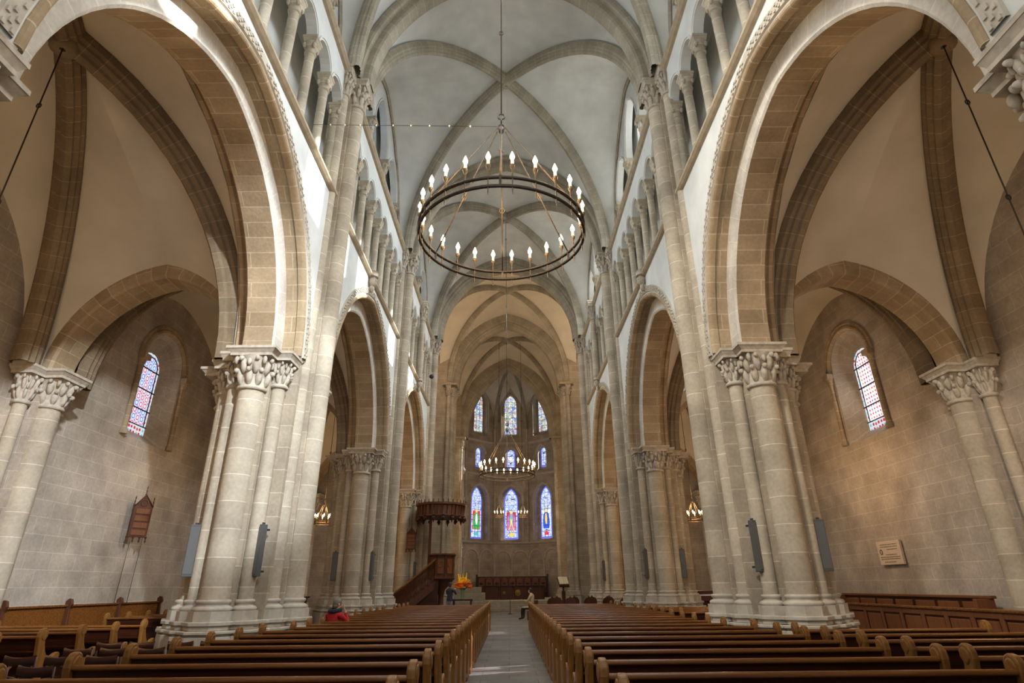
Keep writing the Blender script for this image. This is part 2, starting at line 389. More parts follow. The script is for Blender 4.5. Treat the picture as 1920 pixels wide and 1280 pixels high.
def capital(mb, cx, cy, z0, z1, r, hw, rot=0, seed=0, abz=.22, fig=True, hk=1):
    rnd = random.Random(seed); H = z1-abz-z0
    mb.lathe(cx, cy, [(r, z0-.07), (r+.045, z0-.06), (r+.06, z0-.02), (r+.045, z0+.02), (r+.005, z0+.03), (r*1.02, z0+H*.35), (r*1.16, z0+H*.7), (r*1.45, z0+H)], 16, cap=False)
    c, s_ = math.cos(rot), math.sin(rot)
    def sq(h): return [(cx+c*a*h-s_*b*h*hk, cy+s_*a*h+c*b*h*hk) for a, b in ((-1, -1), (1, -1), (1, 1), (-1, 1))]
    mb.prism(sq(hw*.86), z1-abz, z1-abz*.72); mb.taper(sq(hw*.86), z1-abz*.72, sq(hw), z1-abz*.3); mb.prism(sq(hw*1.03), z1-abz*.3, z1)
    for tier, (fz, n, off) in enumerate(((.18, 8, 0), (.55, 8, PI/8))):
        for k in range(n):
            a = rot+off+2*PI*k/n+rnd.uniform(-.06, .06); rr = r*(1.02+.34*fz)
            q = Matrix.Rotation(a, 3, 'Z')
            base = Vector((cx, cy, z0+H*fz))
            mb.ell(base+q @ Vector((rr, 0, H*.12)), .05+r*.10, r*.30, H*.27, q @ Matrix.Rotation(.25, 3, 'Y'))
            mb.ell(base+q @ Vector((rr+.06+r*.14, 0, H*.33)), .045+r*.1, r*.19, H*.09, q)      # curled tip
    for k in range(4):
        a = rot+PI/4+PI/2*k; q = Matrix.Rotation(a, 3, 'Z')
        mb.ell(Vector((cx, cy, z0+H*.86))+q @ Vector((r*1.55, 0, 0)), r*.24, r*.18, H*.15, q)   # corner volutes
        if fig:
            a = rot+PI/2*k; q = Matrix.Rotation(a, 3, 'Z')
            mb.ell(Vector((cx, cy, z0+H*.78))+q @ Vector((r*1.3, 0, 0)), r*.18, r*.20, H*.12, q)
def colbase(mb, cx, cy, r, zt=1.42, zb=1.04):
    mb.lathe(cx, cy, [(r+.005, zt+.03), (r+.045, zt+.02), (r+.055, zt-.02), (r+.025, zt-.05), (r+.02, zt-.08), (r+.07, zt-.10), (r+.10, zt-.13), (r+.10, zt-.16), (r+.07, zt-.19)], 16, cap=False)
    mb.prism(ring8(cx, cy, (r+.115)/math.cos(PI/8)), zb, zt-.18)
def octseg(r, k): return ring8(0, 0, r)

ZSP = 6.85; ZCAP = 16.95                        # arcade springing, vault springing
RISE = 4.22                                     # rise of the inner arch order
XW = 5.10
# (u, w, r, top z, kind) for a pier on the right-hand side; u = distance from the nave axis, w = along the nave
SHAFTS = [(4.91, 0, .25, ZCAP, 'v'), (5.16, -.62, .17, ZCAP, 'v'), (5.16, .62, .17, ZCAP, 'v'),
          (5.45, -1.24, .155, ZSP, 'm'), (5.45, 1.24, .155, ZSP, 'm'), (5.95, -1.50, .29, ZSP, 'b'), (5.95, 1.50, .29, ZSP, 'b'),
          (6.48, -1.24, .155, ZSP, 'm'), (6.48, 1.24, .155, ZSP, 'm'), (6.92, -.72, .17, ZSP, 'm'), (6.92, .72, .17, ZSP, 'm'), (7.22, 0, .25, ZSP, 'b')]
def core_poly(g=0):
    half = [(4.98, .31), (5.14, .31), (5.14, .93), (5.40, .93), (5.40, 1.17), (5.58, 1.17), (5.58, 1.46), (6.32, 1.46), (6.32, 1.17), (6.56, 1.17), (6.56, .93), (6.92, .93), (6.92, .40), (7.18, .40)]
    c = (6.05, 0)
    def gr(p): return (p[0]+g*(1 if p[0] > c[0] else -1)*1, p[1]+g*(1 if p[1] > 0 else -1))
    pts = half+[(a, -b) for a, b in half[::-1]]
    return [gr(p) for p in pts][::-1]
def make_pier():
    root = empty('pillar')
    mb = MB(); mb.prism(core_poly(), .3, ZSP-.02)
    mb.prism([(4.98, -.31), (5.14, -.31), (5.14, .31), (4.98, .31)], ZSP-.02, ZCAP-.3)
    mb.prism([(5.12, -.68), (5.50, -.68), (5.50, .68), (5.12, .68)], ZSP-.02, 18.2)
    o = struct(mb.build('core', M['ashlar'], root))
    for i, (u, w, r, zt, k) in enumerate(SHAFTS):
        x = (u, w)
        mb = MB(); z1 = zt-(.95 if k == 'b' else .8 if k == 'm' else 1.0)
        mb.lathe(u, w, [(r, 1.3), (r, z1)], 20, cap=False)
        struct(mb.build('shaft', M['shaft'], root))
        mb = MB(); capital(mb, u, w, z1, zt, r, {'b': .56, 'm': .34, 'v': .40 if r > .2 else .29}[k], seed=i, fig=k != 'v', hk=.78 if k == 'b' and w else 1)
        struct(mb.build('capital', M['carve'], root))
        mb = MB(); colbase(mb, u, w, r)
        struct(mb.build('base', M['mould'], root))
    mb = MB()
    for z0, z1, g, e in ((.0, .80, .24, .27), (.80, .84, .20, .24), (.84, .90, .26, .30), (.90, .985, .14, .19), (.985, 1.06, .19, .235)):
        mb.prism(core_poly(g*.8), z0, z1-.001)
        for (u, w, r, zt, k) in SHAFTS: mb.prism(ring8(u, w, (r+e)), z0, z1)
    struct(mb.build('plinth', M['mould'], root, bevel=.015))
    return root
pier = make_pier(); pier.location = (0, PY[0]-.25, 0); pier['kind'] = 'structure'
pier['label'] = 'clustered stone pier nearest the camera on the right, only its capital in view'
for side in (1, -1):
    for i, y in enumerate(PY):
        if side == 1 and i == 0: continue
        c = copy_tree(pier); c.location = (0, y-(.25 if i == 0 else 0), 0); c.scale = (side, 1, 1)
        c['label'] = 'clustered stone pier, %s on the %s of the nave' % (['nearest', 'second', 'third', 'fourth'][i], 'right' if side == 1 else 'left')

# ------------------------------------------------------------------ nave walls
def arch_orders(yc, half):
    y0, y1 = yc-half, yc+half
    path = [Vector((0, y, z)) for _, y, z in full_arc((0, y0, ZSP), (0, y1, ZSP), ZSP+RISE, 18)]
    return path
def nave_side(s):
    nm = 'right' if s == 1 else 'left'
    # plaster spandrels over the arcade and the upper walls, one wall object
    mb = MB(); T = lambda u, d, z: (d, u, z)
    for yc, a, b in zip(BAYC, PY, PY[1:]):
        pwall(mb, a, b, ZSP-.02, 12.3, [(yc, (b-a)/2-1.145, ZSP-.02, ZSP-.02, 4.80)], T, XW, XW)
        pwall(mb, a, b, ZSP-.02, 12.3, [(yc, (b-a)/2-1.145, ZSP-.02, ZSP-.02, 4.80)], T, 6.75, 6.75)
    wall = struct(mb.build('wall_'+nm, M['plaster_nave'], sx=s), 'plastered nave wall above the %s arcade' % nm)
    for i, (yc, a, b) in enumerate(zip(BAYC, PY, PY[1:])):
        # moulded arch of two orders
        P = arch_orders(yc, (b-a)/2-1.705)
        root = empty('arch', (0, 0, 0)); root['kind'] = 'structure'
        root['label'] = 'moulded stone arcade arch, %s on the %s side' % (['nearest', 'second', 'third'][i], nm)
        mb = MB()
        rl = [(5.07+.09+.10*math.cos(t), .56+.085*math.sin(t)) for t in [PI*.5+PI*k/8 for k in range(9)]]
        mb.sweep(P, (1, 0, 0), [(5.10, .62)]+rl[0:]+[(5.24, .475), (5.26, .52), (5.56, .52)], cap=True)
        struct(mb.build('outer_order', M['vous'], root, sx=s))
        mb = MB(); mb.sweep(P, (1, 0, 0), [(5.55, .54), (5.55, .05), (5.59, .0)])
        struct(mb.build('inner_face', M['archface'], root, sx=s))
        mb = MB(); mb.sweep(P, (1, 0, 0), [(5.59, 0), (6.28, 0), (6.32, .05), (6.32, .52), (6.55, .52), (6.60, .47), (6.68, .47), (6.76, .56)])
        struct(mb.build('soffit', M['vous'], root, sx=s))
        mb = MB()
        mb.sweep(P, (1, 0, 0), [(5.10, .90), (5.055, .89), (5.055, .68), (5.10, .66)])
        L = 0
        off = [p+Vector((0, 0, 0)) for p in P]
        acc = [0]
        for k in range(1, len(P)): acc.append(acc[-1]+(P[k]-P[k-1]).length)
        npin = int(acc[-1]/.085); k = 0
        for q in range(npin):
            d = (q+.5)*acc[-1]/npin
            while acc[k+1] < d: k += 1
            t = (P[k+1]-P[k]).normalized(); p = P[k]+t*(d-acc[k]); nn = Vector((1, 0, 0)).cross(t)
            for rn, dd in ((.725, 0), (.785, .5), (.845, 0)):
                if (q % 2 == 0) == (dd == 0): mb.obox(p+nn*rn+Vector((5.05, 0, 0)), Vector((1, 0, 0)), t, nn, .018, .030, .022)
        struct(mb.build('hood_mould', M['mould'], root, sx=s))
        # triforium: ledge, screen of round arches, columns, back wall
        y0, y1 = a+.62, b-.62
        mb = MB(); lp = [(5.16, 12.12), (5.02, 12.16), (4.96, 12.22), (4.96, 12.30), (5.0, 12.34), (5.16, 12.36)]
        mb.extr([(x, z) for x, z in lp], lambda p, q, c: (p, c, q), y0-.15, y1+.15)
        struct(mb.build('trim_%d' % (1+i), M['ledge'], wall, sx=s))
        mb = MB(); n = 8; st = (y1-y0)/n; ops = [(y0+st*(k+.5), st/2-.11, 15.4, 15.4, .52) for k in range(n)]
        pwall(mb, y0, y1, 15.4, 17.0, ops, T, 5.13, 5.42)
        for (uc, h, zb, zs, r) in ops:          # raised archivolt round each little arch
            mb.sweep(full_arc((0, uc-h, zs), (0, uc+h, zs), zs+r, 8), (1, 0, 0), [(5.13, .10), (5.10, .09), (5.10, .05), (5.13, .04)])
        struct(mb.build('triforium_screen', M['plaster_nave'], wall, sx=s))
        mb = MB(); mb.poly([(6.25, a, 12.3), (6.25, b, 12.3), (6.25, b, 17.0), (6.25, a, 17.0)]); mb.poly([(5.1, a, 12.31), (5.1, b, 12.31), (6.25, b, 12.31), (6.25, a, 12.31)])
        mb.poly([(5.1, a, 16.98), (5.1, b, 16.98), (6.6, b, 16.98), (6.6, a, 16.98)])
        mb.box(5.14, 5.5, a+.3, y0, 12.3, 17.0); mb.box(5.14, 5.5, y1, b-.3, 12.3, 17.0)
        struct(mb.build('triforium_back', M['plaster_nave'], wall, sx=s))
        for k in range(n+1):
            y = y0+st*k
            if k in (0, n):
                y += .1 if k == 0 else -.1
            mb = MB(); r = .125
            mb.lathe(5.28, y, [(r+.07, 12.36), (r+.07, 12.46), (r+.03, 12.52), (r+.05, 12.56), (r, 12.60), (r, 14.86)], 12, cap=False)
            mb.lathe(5.28, y, [(r, 14.83), (r+.035, 14.85), (r+.035, 14.89), (r, 14.91), (r*1.15, 15.02), (r*1.7, 15.2)], 12, cap=False)
            for j in range(4):
                q = Matrix.Rotation(PI/4+PI/2*j, 3, 'Z'); mb.ell(Vector((5.28, y, 15.1))+q @ Vector((r*1.45, 0, 0)), .05, .06, .10, q)
            mb.taper([(5.12, y-.15), (5.44, y-.15), (5.44, y+.15), (5.12, y+.15)], 15.2, [(5.08, y-.19), (5.46, y-.19), (5.46, y+.19), (5.08, y+.19)], 15.32)
            mb.box(5.07, 5.47, y-.2, y+.2, 15.32, 15.41)
            struct(mb.build('triforium_column', M['shaft'], wall, sx=s))
        # upper string course
        mb = MB(); lp = [(5.16, 16.76), (5.04, 16.80), (4.96, 16.88), (4.96, 16.97), (5.0, 17.02), (5.5, 17.03)]
        mb.extr(lp, lambda p, q, c: (p, c, q), y0-.3, y1+.3)
        struct(mb.build('trim_%d' % (5+i), M['ledge'], wall, sx=s))
        # clerestory: inner screen of three arches and outer wall with the windows
        ch = [(yc, 1.19, 19.55, 19.55, 2.35), (yc-2.62, 1.19, 18.95, 18.95, 1.75), (yc+2.62, 1.19, 18.95, 18.95, 1.75)]
        mb = MB()
        for (u0, u1, z0, o_) in ((a+.3, yc-1.31, 18.95, ch[1]), (yc-1.31, yc+1.31, 19.55, ch[0]), (yc+1.31, b-.3, 18.95, ch[2])):
            pwall(mb, u0, u1, z0, 24.2, [o_], T, 5.50, 5.80, back=True)
        mb.box(5.50, 5.80, a+.3, yc-3.81, 17.0, 18.95); mb.box(5.50, 5.80, yc+3.81, b-.3, 17.0, 18.95)
        for (uc, h, zb, zs, r) in ch: mb.sweep(full_arc((0, uc-h, zs), (0, uc+h, zs), zs+r, 10), (1, 0, 0), [(5.50, .11), (5.45, .10), (5.45, .05), (5.50, .03)])
        struct(mb.build('clerestory_screen', M['plaster_nave'], wall, sx=s))
        cw = [(yc, .80, 17.5, 20.6, 1.1), (yc-2.62, .72, 17.5, 19.4, .95), (yc+2.62, .72, 17.5, 19.4, .95)]
        mb = MB(); pwall(mb, a, b, 17.0, 24.2, cw, T, 6.02, 6.30)
        struct(mb.build('clerestory_back', M['plaster_nave'], wall, sx=s))
        for k, (uc, h, zb, zs, r) in enumerate(cw):
            wn = struct(empty('window_%d' % (1+k)), 'clerestory lancet in bay %d of the %s nave wall' % (i+1, nm))
            mb = MB(); ph = h+.05; nn = 8; pts = [(uc-ph, zb-.05), (uc+ph, zb-.05)]+[(uc+ph*math.cos(PI*j/nn), pz(ph*math.cos(PI*j/nn), ph, zs, r+.05)) for j in range(nn+1)]
            mb.poly([(6.26, y, z) for y, z in pts], [(y-uc, z) for y, z in pts])
            struct(mb.build('pane', M['glass_right'] if s == 1 else M['glass_left'], wn, sx=s))
            mb = MB()
            for j in range(1, 6): mb.box(6.21, 6.24, uc-h, uc+h, zb+j*.6-.015, zb+j*.6+.015)
            for j in (-1, 1): mb.box(6.21, 6.24, uc+j*h*.33-.012, uc+j*h*.33+.012, zb, zs+r*.8)
            struct(mb.build('lead_bars', M['lead'], wn, sx=s))
        for y, zt in ((yc-1.31, 19.55), (yc+1.31, 19.55), (yc-3.72, 18.95), (yc+3.72, 18.95)):
            mb = MB(); r = .13
            mb.lathe(5.62, y, [(r+.08, 17.03), (r+.08, 17.15), (r+.02, 17.25), (r, 17.3), (r, zt-.62), (r+.035, zt-.6), (r+.035, zt-.56), (r, zt-.54), (r*1.3, zt-.35), (r*1.8, zt-.16)], 12, cap=False)
            for j in range(8):
                q = Matrix.Rotation(PI/4*j, 3, 'Z'); mb.ell(Vector((5.62, y, zt-.30))+q @ Vector((r*1.5, 0, 0)), .05, .05, .11, q)
            mb.box(5.62-.24, 5.62+.24, y-.22, y+.22, zt-.16, zt)
            struct(mb.build('clerestory_column', M['shaft'], wall, sx=s))
        # carved corbel on the ledge in the middle of the bay
        if i:
            yb = yc-1.0 if i == 1 else yc
            mb = MB(); mb.ell((4.97, yb, 12.02), .17, .15, .22); mb.ell((4.98, yb, 11.72), .10, .09, .16); mb.lathe(4.98, yb, [(.20, 12.2), (.2, 12.4)], 10)
            mb.ell((4.86, yb-.05, 12.05), .06, .05, .06); mb.ell((4.86, yb+.07, 12.1), .05, .05, .06)
            struct(mb.build('corbel', M['carve'], wall, sx=s))
        if i == 2:
            mb = MB(); mb.lathe(4.99, yc, [(.16, 12.35), (.16, 15.95)], 14, cap=False); struct(mb.build('wall_shaft', M['shaft'], wall, sx=s))
            mb = MB(); capital(mb, 4.99, yc, 15.95, ZCAP, .16, .30, fig=False); struct(mb.build('wall_shaft_capital', M['carve'], wall, sx=s))
            mb = MB(); mb.extr([(5.3, 16.97), (4.68, 16.97), (4.68, 17.08), (5.3, 17.08)], lambda p, q, c: (p, c, q), yc-.32, yc+.32); struct(mb.build('wall_shaft_ledge', M['ledge'], wall, sx=s))
    # stepped ledge over each vault capital group
    for j, y in enumerate(PY):
        mb = MB(); w = .0
        pts = [(5.16, -.95), (4.86, -.95), (4.86, -.40), (4.50, -.38), (4.50, .38), (4.86, .40), (4.86, .95), (5.16, .95)]
        mb.prism([(a_, y+b_) for a_, b_ in pts][::-1], ZCAP-.06, ZCAP+.07)
        struct(mb.build('trim_%d' % (10+j), M['ledge'], wall, sx=s, bevel=.03))
    return wall
M['glass_right'] = glass('clear_leaded_glass', 'clear', 2, 4.0)
M['glass_left'] = glass('blue_leaded_glass', 'blue', 3.2, 1.5)
for s in (1, -1): nave_side(s)

# ------------------------------------------------------------------ vaults
def rib_prof(w, d): return [(-w, .02), (-w, -d*.45), (-w*.8, -d*.55), (-w*.78, -d*.7), (-w*.45, -d*.8), (-w*.40, -d*.95), (0, -d*1.08), (w*.40, -d*.95), (w*.45, -d*.8), (w*.78, -d*.7), (w*.8, -d*.55), (w, -d*.45), (w, .02)]
def web(mb, A, B_, ns=6, bulge=.12):
    n = len(A); P = []
    for i in range(n):
        row = []
        for j in range(ns+1):
            t = j/ns; p = A[i].lerp(B_[i], t); p.z += bulge*math.sin(PI*t)*math.sin(PI*.5*i/(n-1)); row.append(p)
        P.append(row)
    mb.grid(P)
def vault(name, c4, boss, arcs, ribw, label, mat, rmat='rib', nt=16):
    """c4 = corner springs (x,y,z) in ring order; arcs[i] = arc between corner i and i+1: (pA, pB, apex z)"""
    root = struct(empty('ceiling'), label); bx = Vector(boss)
    mb = MB(); D = [half_arc(c, (boss[0], boss[1]), boss[2], nt) for c in c4]
    for i in range(4):
        pA, pB, za = arcs[i]; mid = ((pA[0]+pB[0])/2, (pA[1]+pB[1])/2)
        web(mb, half_arc(pA, mid, za, nt), D[i]); web(mb, half_arc(pB, mid, za, nt), D[(i+1) % 4])
    struct(mb.build('vault_web', mat, root))
    w, d = ribw
    for i in range(4):
        mb = MB(); dd = Vector((boss[0]-c4[i][0], boss[1]-c4[i][1], 0)).normalized()
        mb.sweep(D[i], Vector((-dd.y, dd.x, 0)), rib_prof(w, d)); struct(mb.build('diagonal_rib', M[rmat], root))
    mb = MB(); mb.lathe(boss[0], boss[1], [(.05, boss[2]-d*1.12), (.10, boss[2]-d*1.2), (w*.85, boss[2]-d*1.15), (w*.85, boss[2]-d*.8), (w*.7, boss[2])], 14, cap=False)
    struct(mb.build('boss', M[rmat], root))
    return root
def tarch(name, pA, pB, za, B, prof, mat, label, n=18):
    mb = MB(); mb.sweep(full_arc(pA, pB, za, n), B, prof)
    return struct(mb.build(name, mat), label)
ZB, ZT = 23.3, 23.05
def step_prof(w1, d1, w2, d2):
    r = .09
    return [(-w1, .1), (-w1, -d1+r), (-w1+.03, -d1+.02), (-w1+r, -d1), (-w2, -d1), (-w2, -d1-d2+r*1.2), (-w2+.04, -d1-d2+.03), (-w2+r*1.2, -d1-d2), (w2-r*1.2, -d1-d2), (w2-.04, -d1-d2+.03), (w2, -d1-d2+r*1.2), (w2, -d1), (w1-r, -d1), (w1-.03, -d1+.02), (w1, -d1+r), (w1, .1)]
for i, (yc, a, b) in enumerate(zip(BAYC, PY, PY[1:])):
    c4 = [(-5.0, a+.62, ZCAP), (5.0, a+.62, ZCAP), (5.0, b-.62, ZCAP), (-5.0, b-.62, ZCAP)]
    arcs = [((-4.95, a+.2, ZCAP), (4.95, a+.2, ZCAP), ZT), ((5.46, a+.75, ZCAP), (5.46, b-.75, ZCAP), 22.6), ((4.95, b-.2, ZCAP), (-4.95, b-.2, ZCAP), ZT), ((-5.46, b-.75, ZCAP), (-5.46, a+.75, ZCAP), 22.6)]
    v = vault('ceiling', c4, (0, yc, ZB), arcs, (.22, .42), 'grey plastered nave vault, bay %d from the camera' % (i+1), M['plaster_nave'])
    for s in (1, -1):
        mb = MB(); mb.sweep(full_arc((5.44*s, a+.72, ZCAP), (5.44*s, b-.72, ZCAP), 22.5, 16), (1, 0, 0), [(-.05, .1), (-.06, -.06), (0, -.11), (.06, -.06), (.05, .1)])
        struct(mb.build('wall_rib', M['rib'], v))
for j, y in enumerate(PY[1:3]):
    tarch('trim_%d' % (20+j), (-4.86, y, ZCAP), (4.86, y, ZCAP), ZT-.1, (0, 1, 0), step_prof(.50, .12, .27, .28), M['rib'], 'transverse rib across the nave vault')
# crossing arch and the roof shell that shuts out the sky
def multi_prof(): return [(-.75, 1.0), (-.75, -.02), (-.66, -.12), (-.58, -.12), (-.58, -.2), (-.5, -.30), (-.42, -.30), (-.40, -.36), (-.25, -.52), (0, -.58), (.25, -.52), (.40, -.36), (.42, -.3), (.5, -.3), (.58, -.2), (.58, -.12), (.66, -.12), (.75, -.02), (.75, 1.0)]
tarch('trim_23', (-4.95, PY[3], ZCAP), (4.95, PY[3], ZCAP), ZT-.2, (0, 1, 0), multi_prof(), M['rib'], 'heavy moulded arch at the crossing')
mb = MB(); mb.box(-7.2, 7.2, 1.5, 67, 24.3, 24.5); struct(mb.build('roof', M['plaster']), 'roof deck above the vaults')
# ------------------------------------------------------------------ side aisles
XA = 12.4
def aisle(s):
    nm = 'right' if s == 1 else 'left'
    T = lambda u, d, z: (d, u, z)
    ycs = [BAYC[0], BAYC[1], BAYC[2]]
    ops = [(yc-.2, 1.12, 6.25, 9.05, 1.12) for yc in ycs]
    mb = MB(); pwall(mb, PY[0]-1.6, PY[3]+1, 0, 13.2, ops, T, XA, XA)
    wall = struct(mb.build('wall_%s_aisle' % nm, M['block'], sx=s), 'stone outer wall of the %s aisle' % nm)
    for k, yc in enumerate(ycs):
        y = yc-.2
        root = struct(empty('window_%d' % (k+1)), 'round-headed stained glass window in bay %d of the %s aisle' % (k+1, nm))
        def outl(h, zb, zs, r, x): return [(x, y-h, zb), (x, y-h, zs)]+[(x, y-h*math.cos(PI*j/16), zs+r*math.sin(PI*j/16)) for j in range(1, 16)]+[(x, y+h, zs), (x, y+h, zb)]
        A, B = outl(1.12, 6.25, 9.05, 1.12, XA), outl(.98, 6.3, 9.05, .98, XA+.16)
        C = outl(.58, 6.62, 8.95, .58, XA+.52)
        mb = MB(); L = [0]
        for a, b in zip(A, A[1:]): L.append(L[-1]+math.dist(a, b))
        mb.grid([A, B], [[(0, l) for l in L], [(.2, l) for l in L]], smooth=False)
        mb.grid([B, C], [[(.2, l) for l in L], [(1.0, l) for l in L]], smooth=False)
        mb.poly([A[0], B[0], B[-1], A[-1]]); mb.poly([B[0], C[0], C[-1], B[-1]])
        struct(mb.build('splay', M['block'], root, sx=s))
        mb = MB(); pts = [(yy, z) for _, yy, z in C]
        mb.poly([(XA+.51, yy, z) for yy, z in pts], [((yy-y)*1, z) for yy, z in pts])
        struct(mb.build('border_glass', M['glass_border'], root, sx=s))
        D = outl(.41, 6.9, 8.95, .43, XA+.49); mb = MB()
        mb.poly([p for p in D], [((p[1]-y), p[2]) for p in D])
        struct(mb.build('pane', M['glass_dots'] if s == 1 else M['glass_rings'], root, sx=s))
        mb = MB(); mb.tube([(XA+.48, p[1], p[2]) for p in D], .018, 6, closed=True)
        for z in (7.45, 8.15, 8.9): mb.box(XA+.46, XA+.485, y-.56, y+.56, z-.018, z+.018)
        mb.box(XA+.46, XA+.485, y-.56, y+.56, 6.885, 6.915)
        struct(mb.build('lead_bars', M['lead'], root, sx=s))
        mb = MB(); P = full_arc((0, y-1.32, 8.98), (0, y+1.32, 8.98), 8.98+1.33, 12)
        mb.sweep(P, (1, 0, 0), [(XA, .2), (XA-.06, .19), (XA-.09, .13), (XA-.03, .10), (XA-.02, .06), (XA-.08, .02), (XA-.09, -.05), (XA-.03, -.11), (XA, -.13)])
        for sg in (-1, 1):
            yy = y+sg*1.32
            mb.lathe(XA-.05, yy, [(.13, 6.25), (.13, 6.35), (.085, 6.45), (.085, 8.5), (.11, 8.53), (.09, 8.56), (.14, 8.8)], 10)
            mb.box(XA-.24, XA+.05, yy-.17, yy+.17, 8.8, 8.99)
        struct(mb.build('colonnette_frame', M['vous'], root, sx=s))
    # wall responds, transverse arches and vaults
    for j, y in enumerate(PY):
        root = empty('respond'); root['kind'] = 'structure'; root['label'] = 'half column group against the %s aisle wall, %s' % (nm, ['nearest', 'second', 'third', 'fourth'][j])
        mb = MB(); mb.box(12.05, XA+.05, y-.62, y+.62, 0, 6.85); mb.box(11.82, XA, y-.36, y+.36, 0, 6.8)
        struct(mb.build('core', M['block'], root, sx=s))
        for (u, w, r, hw) in ((11.78, 0, .27, .50), (12.06, -.56, .15, .32), (12.06, .56, .15, .32)):
            mb = MB(); mb.lathe(u, y+w, [(r, .9), (r, 5.95)], 18, cap=False); struct(mb.build('shaft', M['shaft'], root, sx=s))
            mb = MB(); capital(mb, u, y+w, 5.95, ZSP, r, hw, seed=j+7, fig=False); struct(mb.build('capital', M['carve'], root, sx=s))
            mb = MB(); colbase(mb, u, y+w, r, 1.0, .6); mb.prism(ring8(u, y+w, r+.3), 0, .62); struct(mb.build('base', M['mould'], root, sx=s))
        mb = MB(); mb.sweep(full_arc((7.0, y, ZSP), (11.75, y, ZSP-.15), 9.55, 16), (0, 1, 0), [(-.42, .9), (-.42, .06), (-.36, 0), (.36, 0), (.42, .06), (.42, .9)])
        struct(mb.build('transverse_arch', M['vous'], root, sx=s))
    for i, (yc, a, b) in enumerate(zip(BAYC, PY, PY[1:])):
        c4 = [(6.85*s, a+.75, ZSP), (12.1*s, a+.75, ZSP), (12.1*s, b-.75, ZSP), (6.85*s, b-.75, ZSP)]
        arcs = [((6.9*s, a+.42, ZSP), (12.0*s, a+.42, ZSP), 9.95), ((12.41*s, a+.8, ZSP), (12.41*s, b-.8, ZSP), 11.6), ((12.0*s, b-.42, ZSP), (6.9*s, b-.42, ZSP), 9.95), ((6.74*s, b-1.0, ZSP), (6.74*s, a+1.0, ZSP), 11.9)]
        v = vault('ceiling', c4, (9.35*s, yc, 12.75), arcs, (.29, .54), 'warm plastered vault of the %s aisle, bay %d' % (nm, i+1), M['plaster'], 'rib_aisle', nt=14)
    mb = MB(); mb.box(6.8, 13.4, 1.5, 48, 13.3, 13.5)
    struct(mb.build('roof', M['plaster'], sx=s), 'roof shell over the %s aisle' % nm)
    mb = MB(); mb.box(6.8, 13.4, PY[3]+1.3, PY[3]+1.5, 0, 13.4)
    for x, r_ in ((8.2, .22), (8.7, .14), (9.1, .14), (10.4, .14), (10.8, .2)): mb.lathe(x, PY[3]+1.25, [(r_, 0), (r_, 12.5)], 12)
    struct(mb.build('wall_%s_aisle_end' % nm, M['block'], sx=s), 'shafted stone wall closing the %s aisle' % nm)
M['glass_border'] = glass('border_glass', 'border', 6.5, 1.3)
M['glass_dots'] = glass('white_glass_with_coloured_dots', 'dots', 7, 1.35)
M['glass_rings'] = glass('blue_and_red_medallion_glass', 'rings', 4.2, 1.25)
for s in (1, -1): aisle(s)

# ------------------------------------------------------------------ crossing piers beyond, choir and apse
ZCB = ZCAP
Y4, YA = 44.7, 54.6
for s in (1, -1):
    nm = 'right' if s == 1 else 'left'
    for (y, lab) in ((Y4, 'crossing'), (YA, 'apse')):
        root = empty('pillar'); root['kind'] = 'structure'; root['label'] = 'clustered shaft pier at the %s on the %s' % (lab, nm)
        mb = MB(); mb.prism([(4.6, y-1.0), (7, y-1.0), (7, y+1.0), (4.6, y+1.0)], 0, ZCB+7) ; struct(mb.build('core', M['ashlar'], root, sx=s))
        zt = ZCB-.4 if y == Y4 else 14.6
        for k, w in enumerate((-1.05, -.72, -.38, 0, .38, .72, 1.05) if y == Y4 else (-.7, -.3, .1)):
            r = .24 if w == 0 else .145
            u = 4.52 if abs(w) < .9 else 4.8
            if abs(w) < .5: u = 4.45
            mb = MB(); mb.lathe(u, y+w, [(r, 1.2), (r, zt-.8)], 12, cap=False); struct(mb.build('shaft', M['shaft'], root, sx=s))
            mb = MB(); capital(mb, u, y+w, zt-.8, zt, r, r*1.5, fig=False); struct(mb.build('capital', M['carve'], root, sx=s))
            mb = MB(); colbase(mb, u, y+w, r); mb.prism(ring8(u, y+w, r+.25), 0, 1.0); struct(mb.build('base', M['mould'], root, sx=s))
        mb = MB(); mb.box(4.12, 5.2, y-1.35, y+1.35, zt-.02, zt+.13); struct(mb.build('ledge', M['ledge'], root, sx=s))
    mb = MB(); mb.box(5.1, 5.3, Y4+.9, YA, 0, 24.2); struct(mb.build('wall_%s_choir' % nm, M['ashlar'], sx=s), 'choir wall on the %s' % nm)
    mb = MB(); mb.box(7.0, 7.2, PY[3]+.8, Y4, 0, 24.2); struct(mb.build('wall_%s_transept' % nm, M['ashlar'], sx=s), 'transept wall on the %s' % nm)
c4 = [(-5.0, PY[3]+.8, ZCAP), (5.0, PY[3]+.8, ZCAP), (4.9, Y4-.8, ZCAP), (-4.9, Y4-.8, ZCAP)]
vault('ceiling', c4, (0, 40.1, 23.4), [((-4.95, PY[3]+.6, ZCAP), (4.95, PY[3]+.6, ZCAP), ZT), ((5.6, PY[3]+.8, ZCAP), (5.6, Y4-.8, ZCAP), 22.4), ((4.95, Y4-.6, ZCAP), (-4.95, Y4-.6, ZCAP), ZT), ((-5.6, Y4-.8, ZCAP), (-5.6, PY[3]+.8, ZCAP), 22.4)], (.20, .36), 'plastered vault over the crossing', M['plaster'])
tarch('trim_24', (-4.6, Y4, ZCAP-.4), (4.6, Y4, ZCAP-.4), ZT-.5, (0, 1, 0), multi_prof(), M['rib'], 'moulded arch between crossing and choir')
c4 = [(-4.9, Y4+.8, ZCAP-.4), (4.9, Y4+.8, ZCAP-.4), (4.8, YA-.6, ZCAP-.6), (-4.8, YA-.6, ZCAP-.6)]
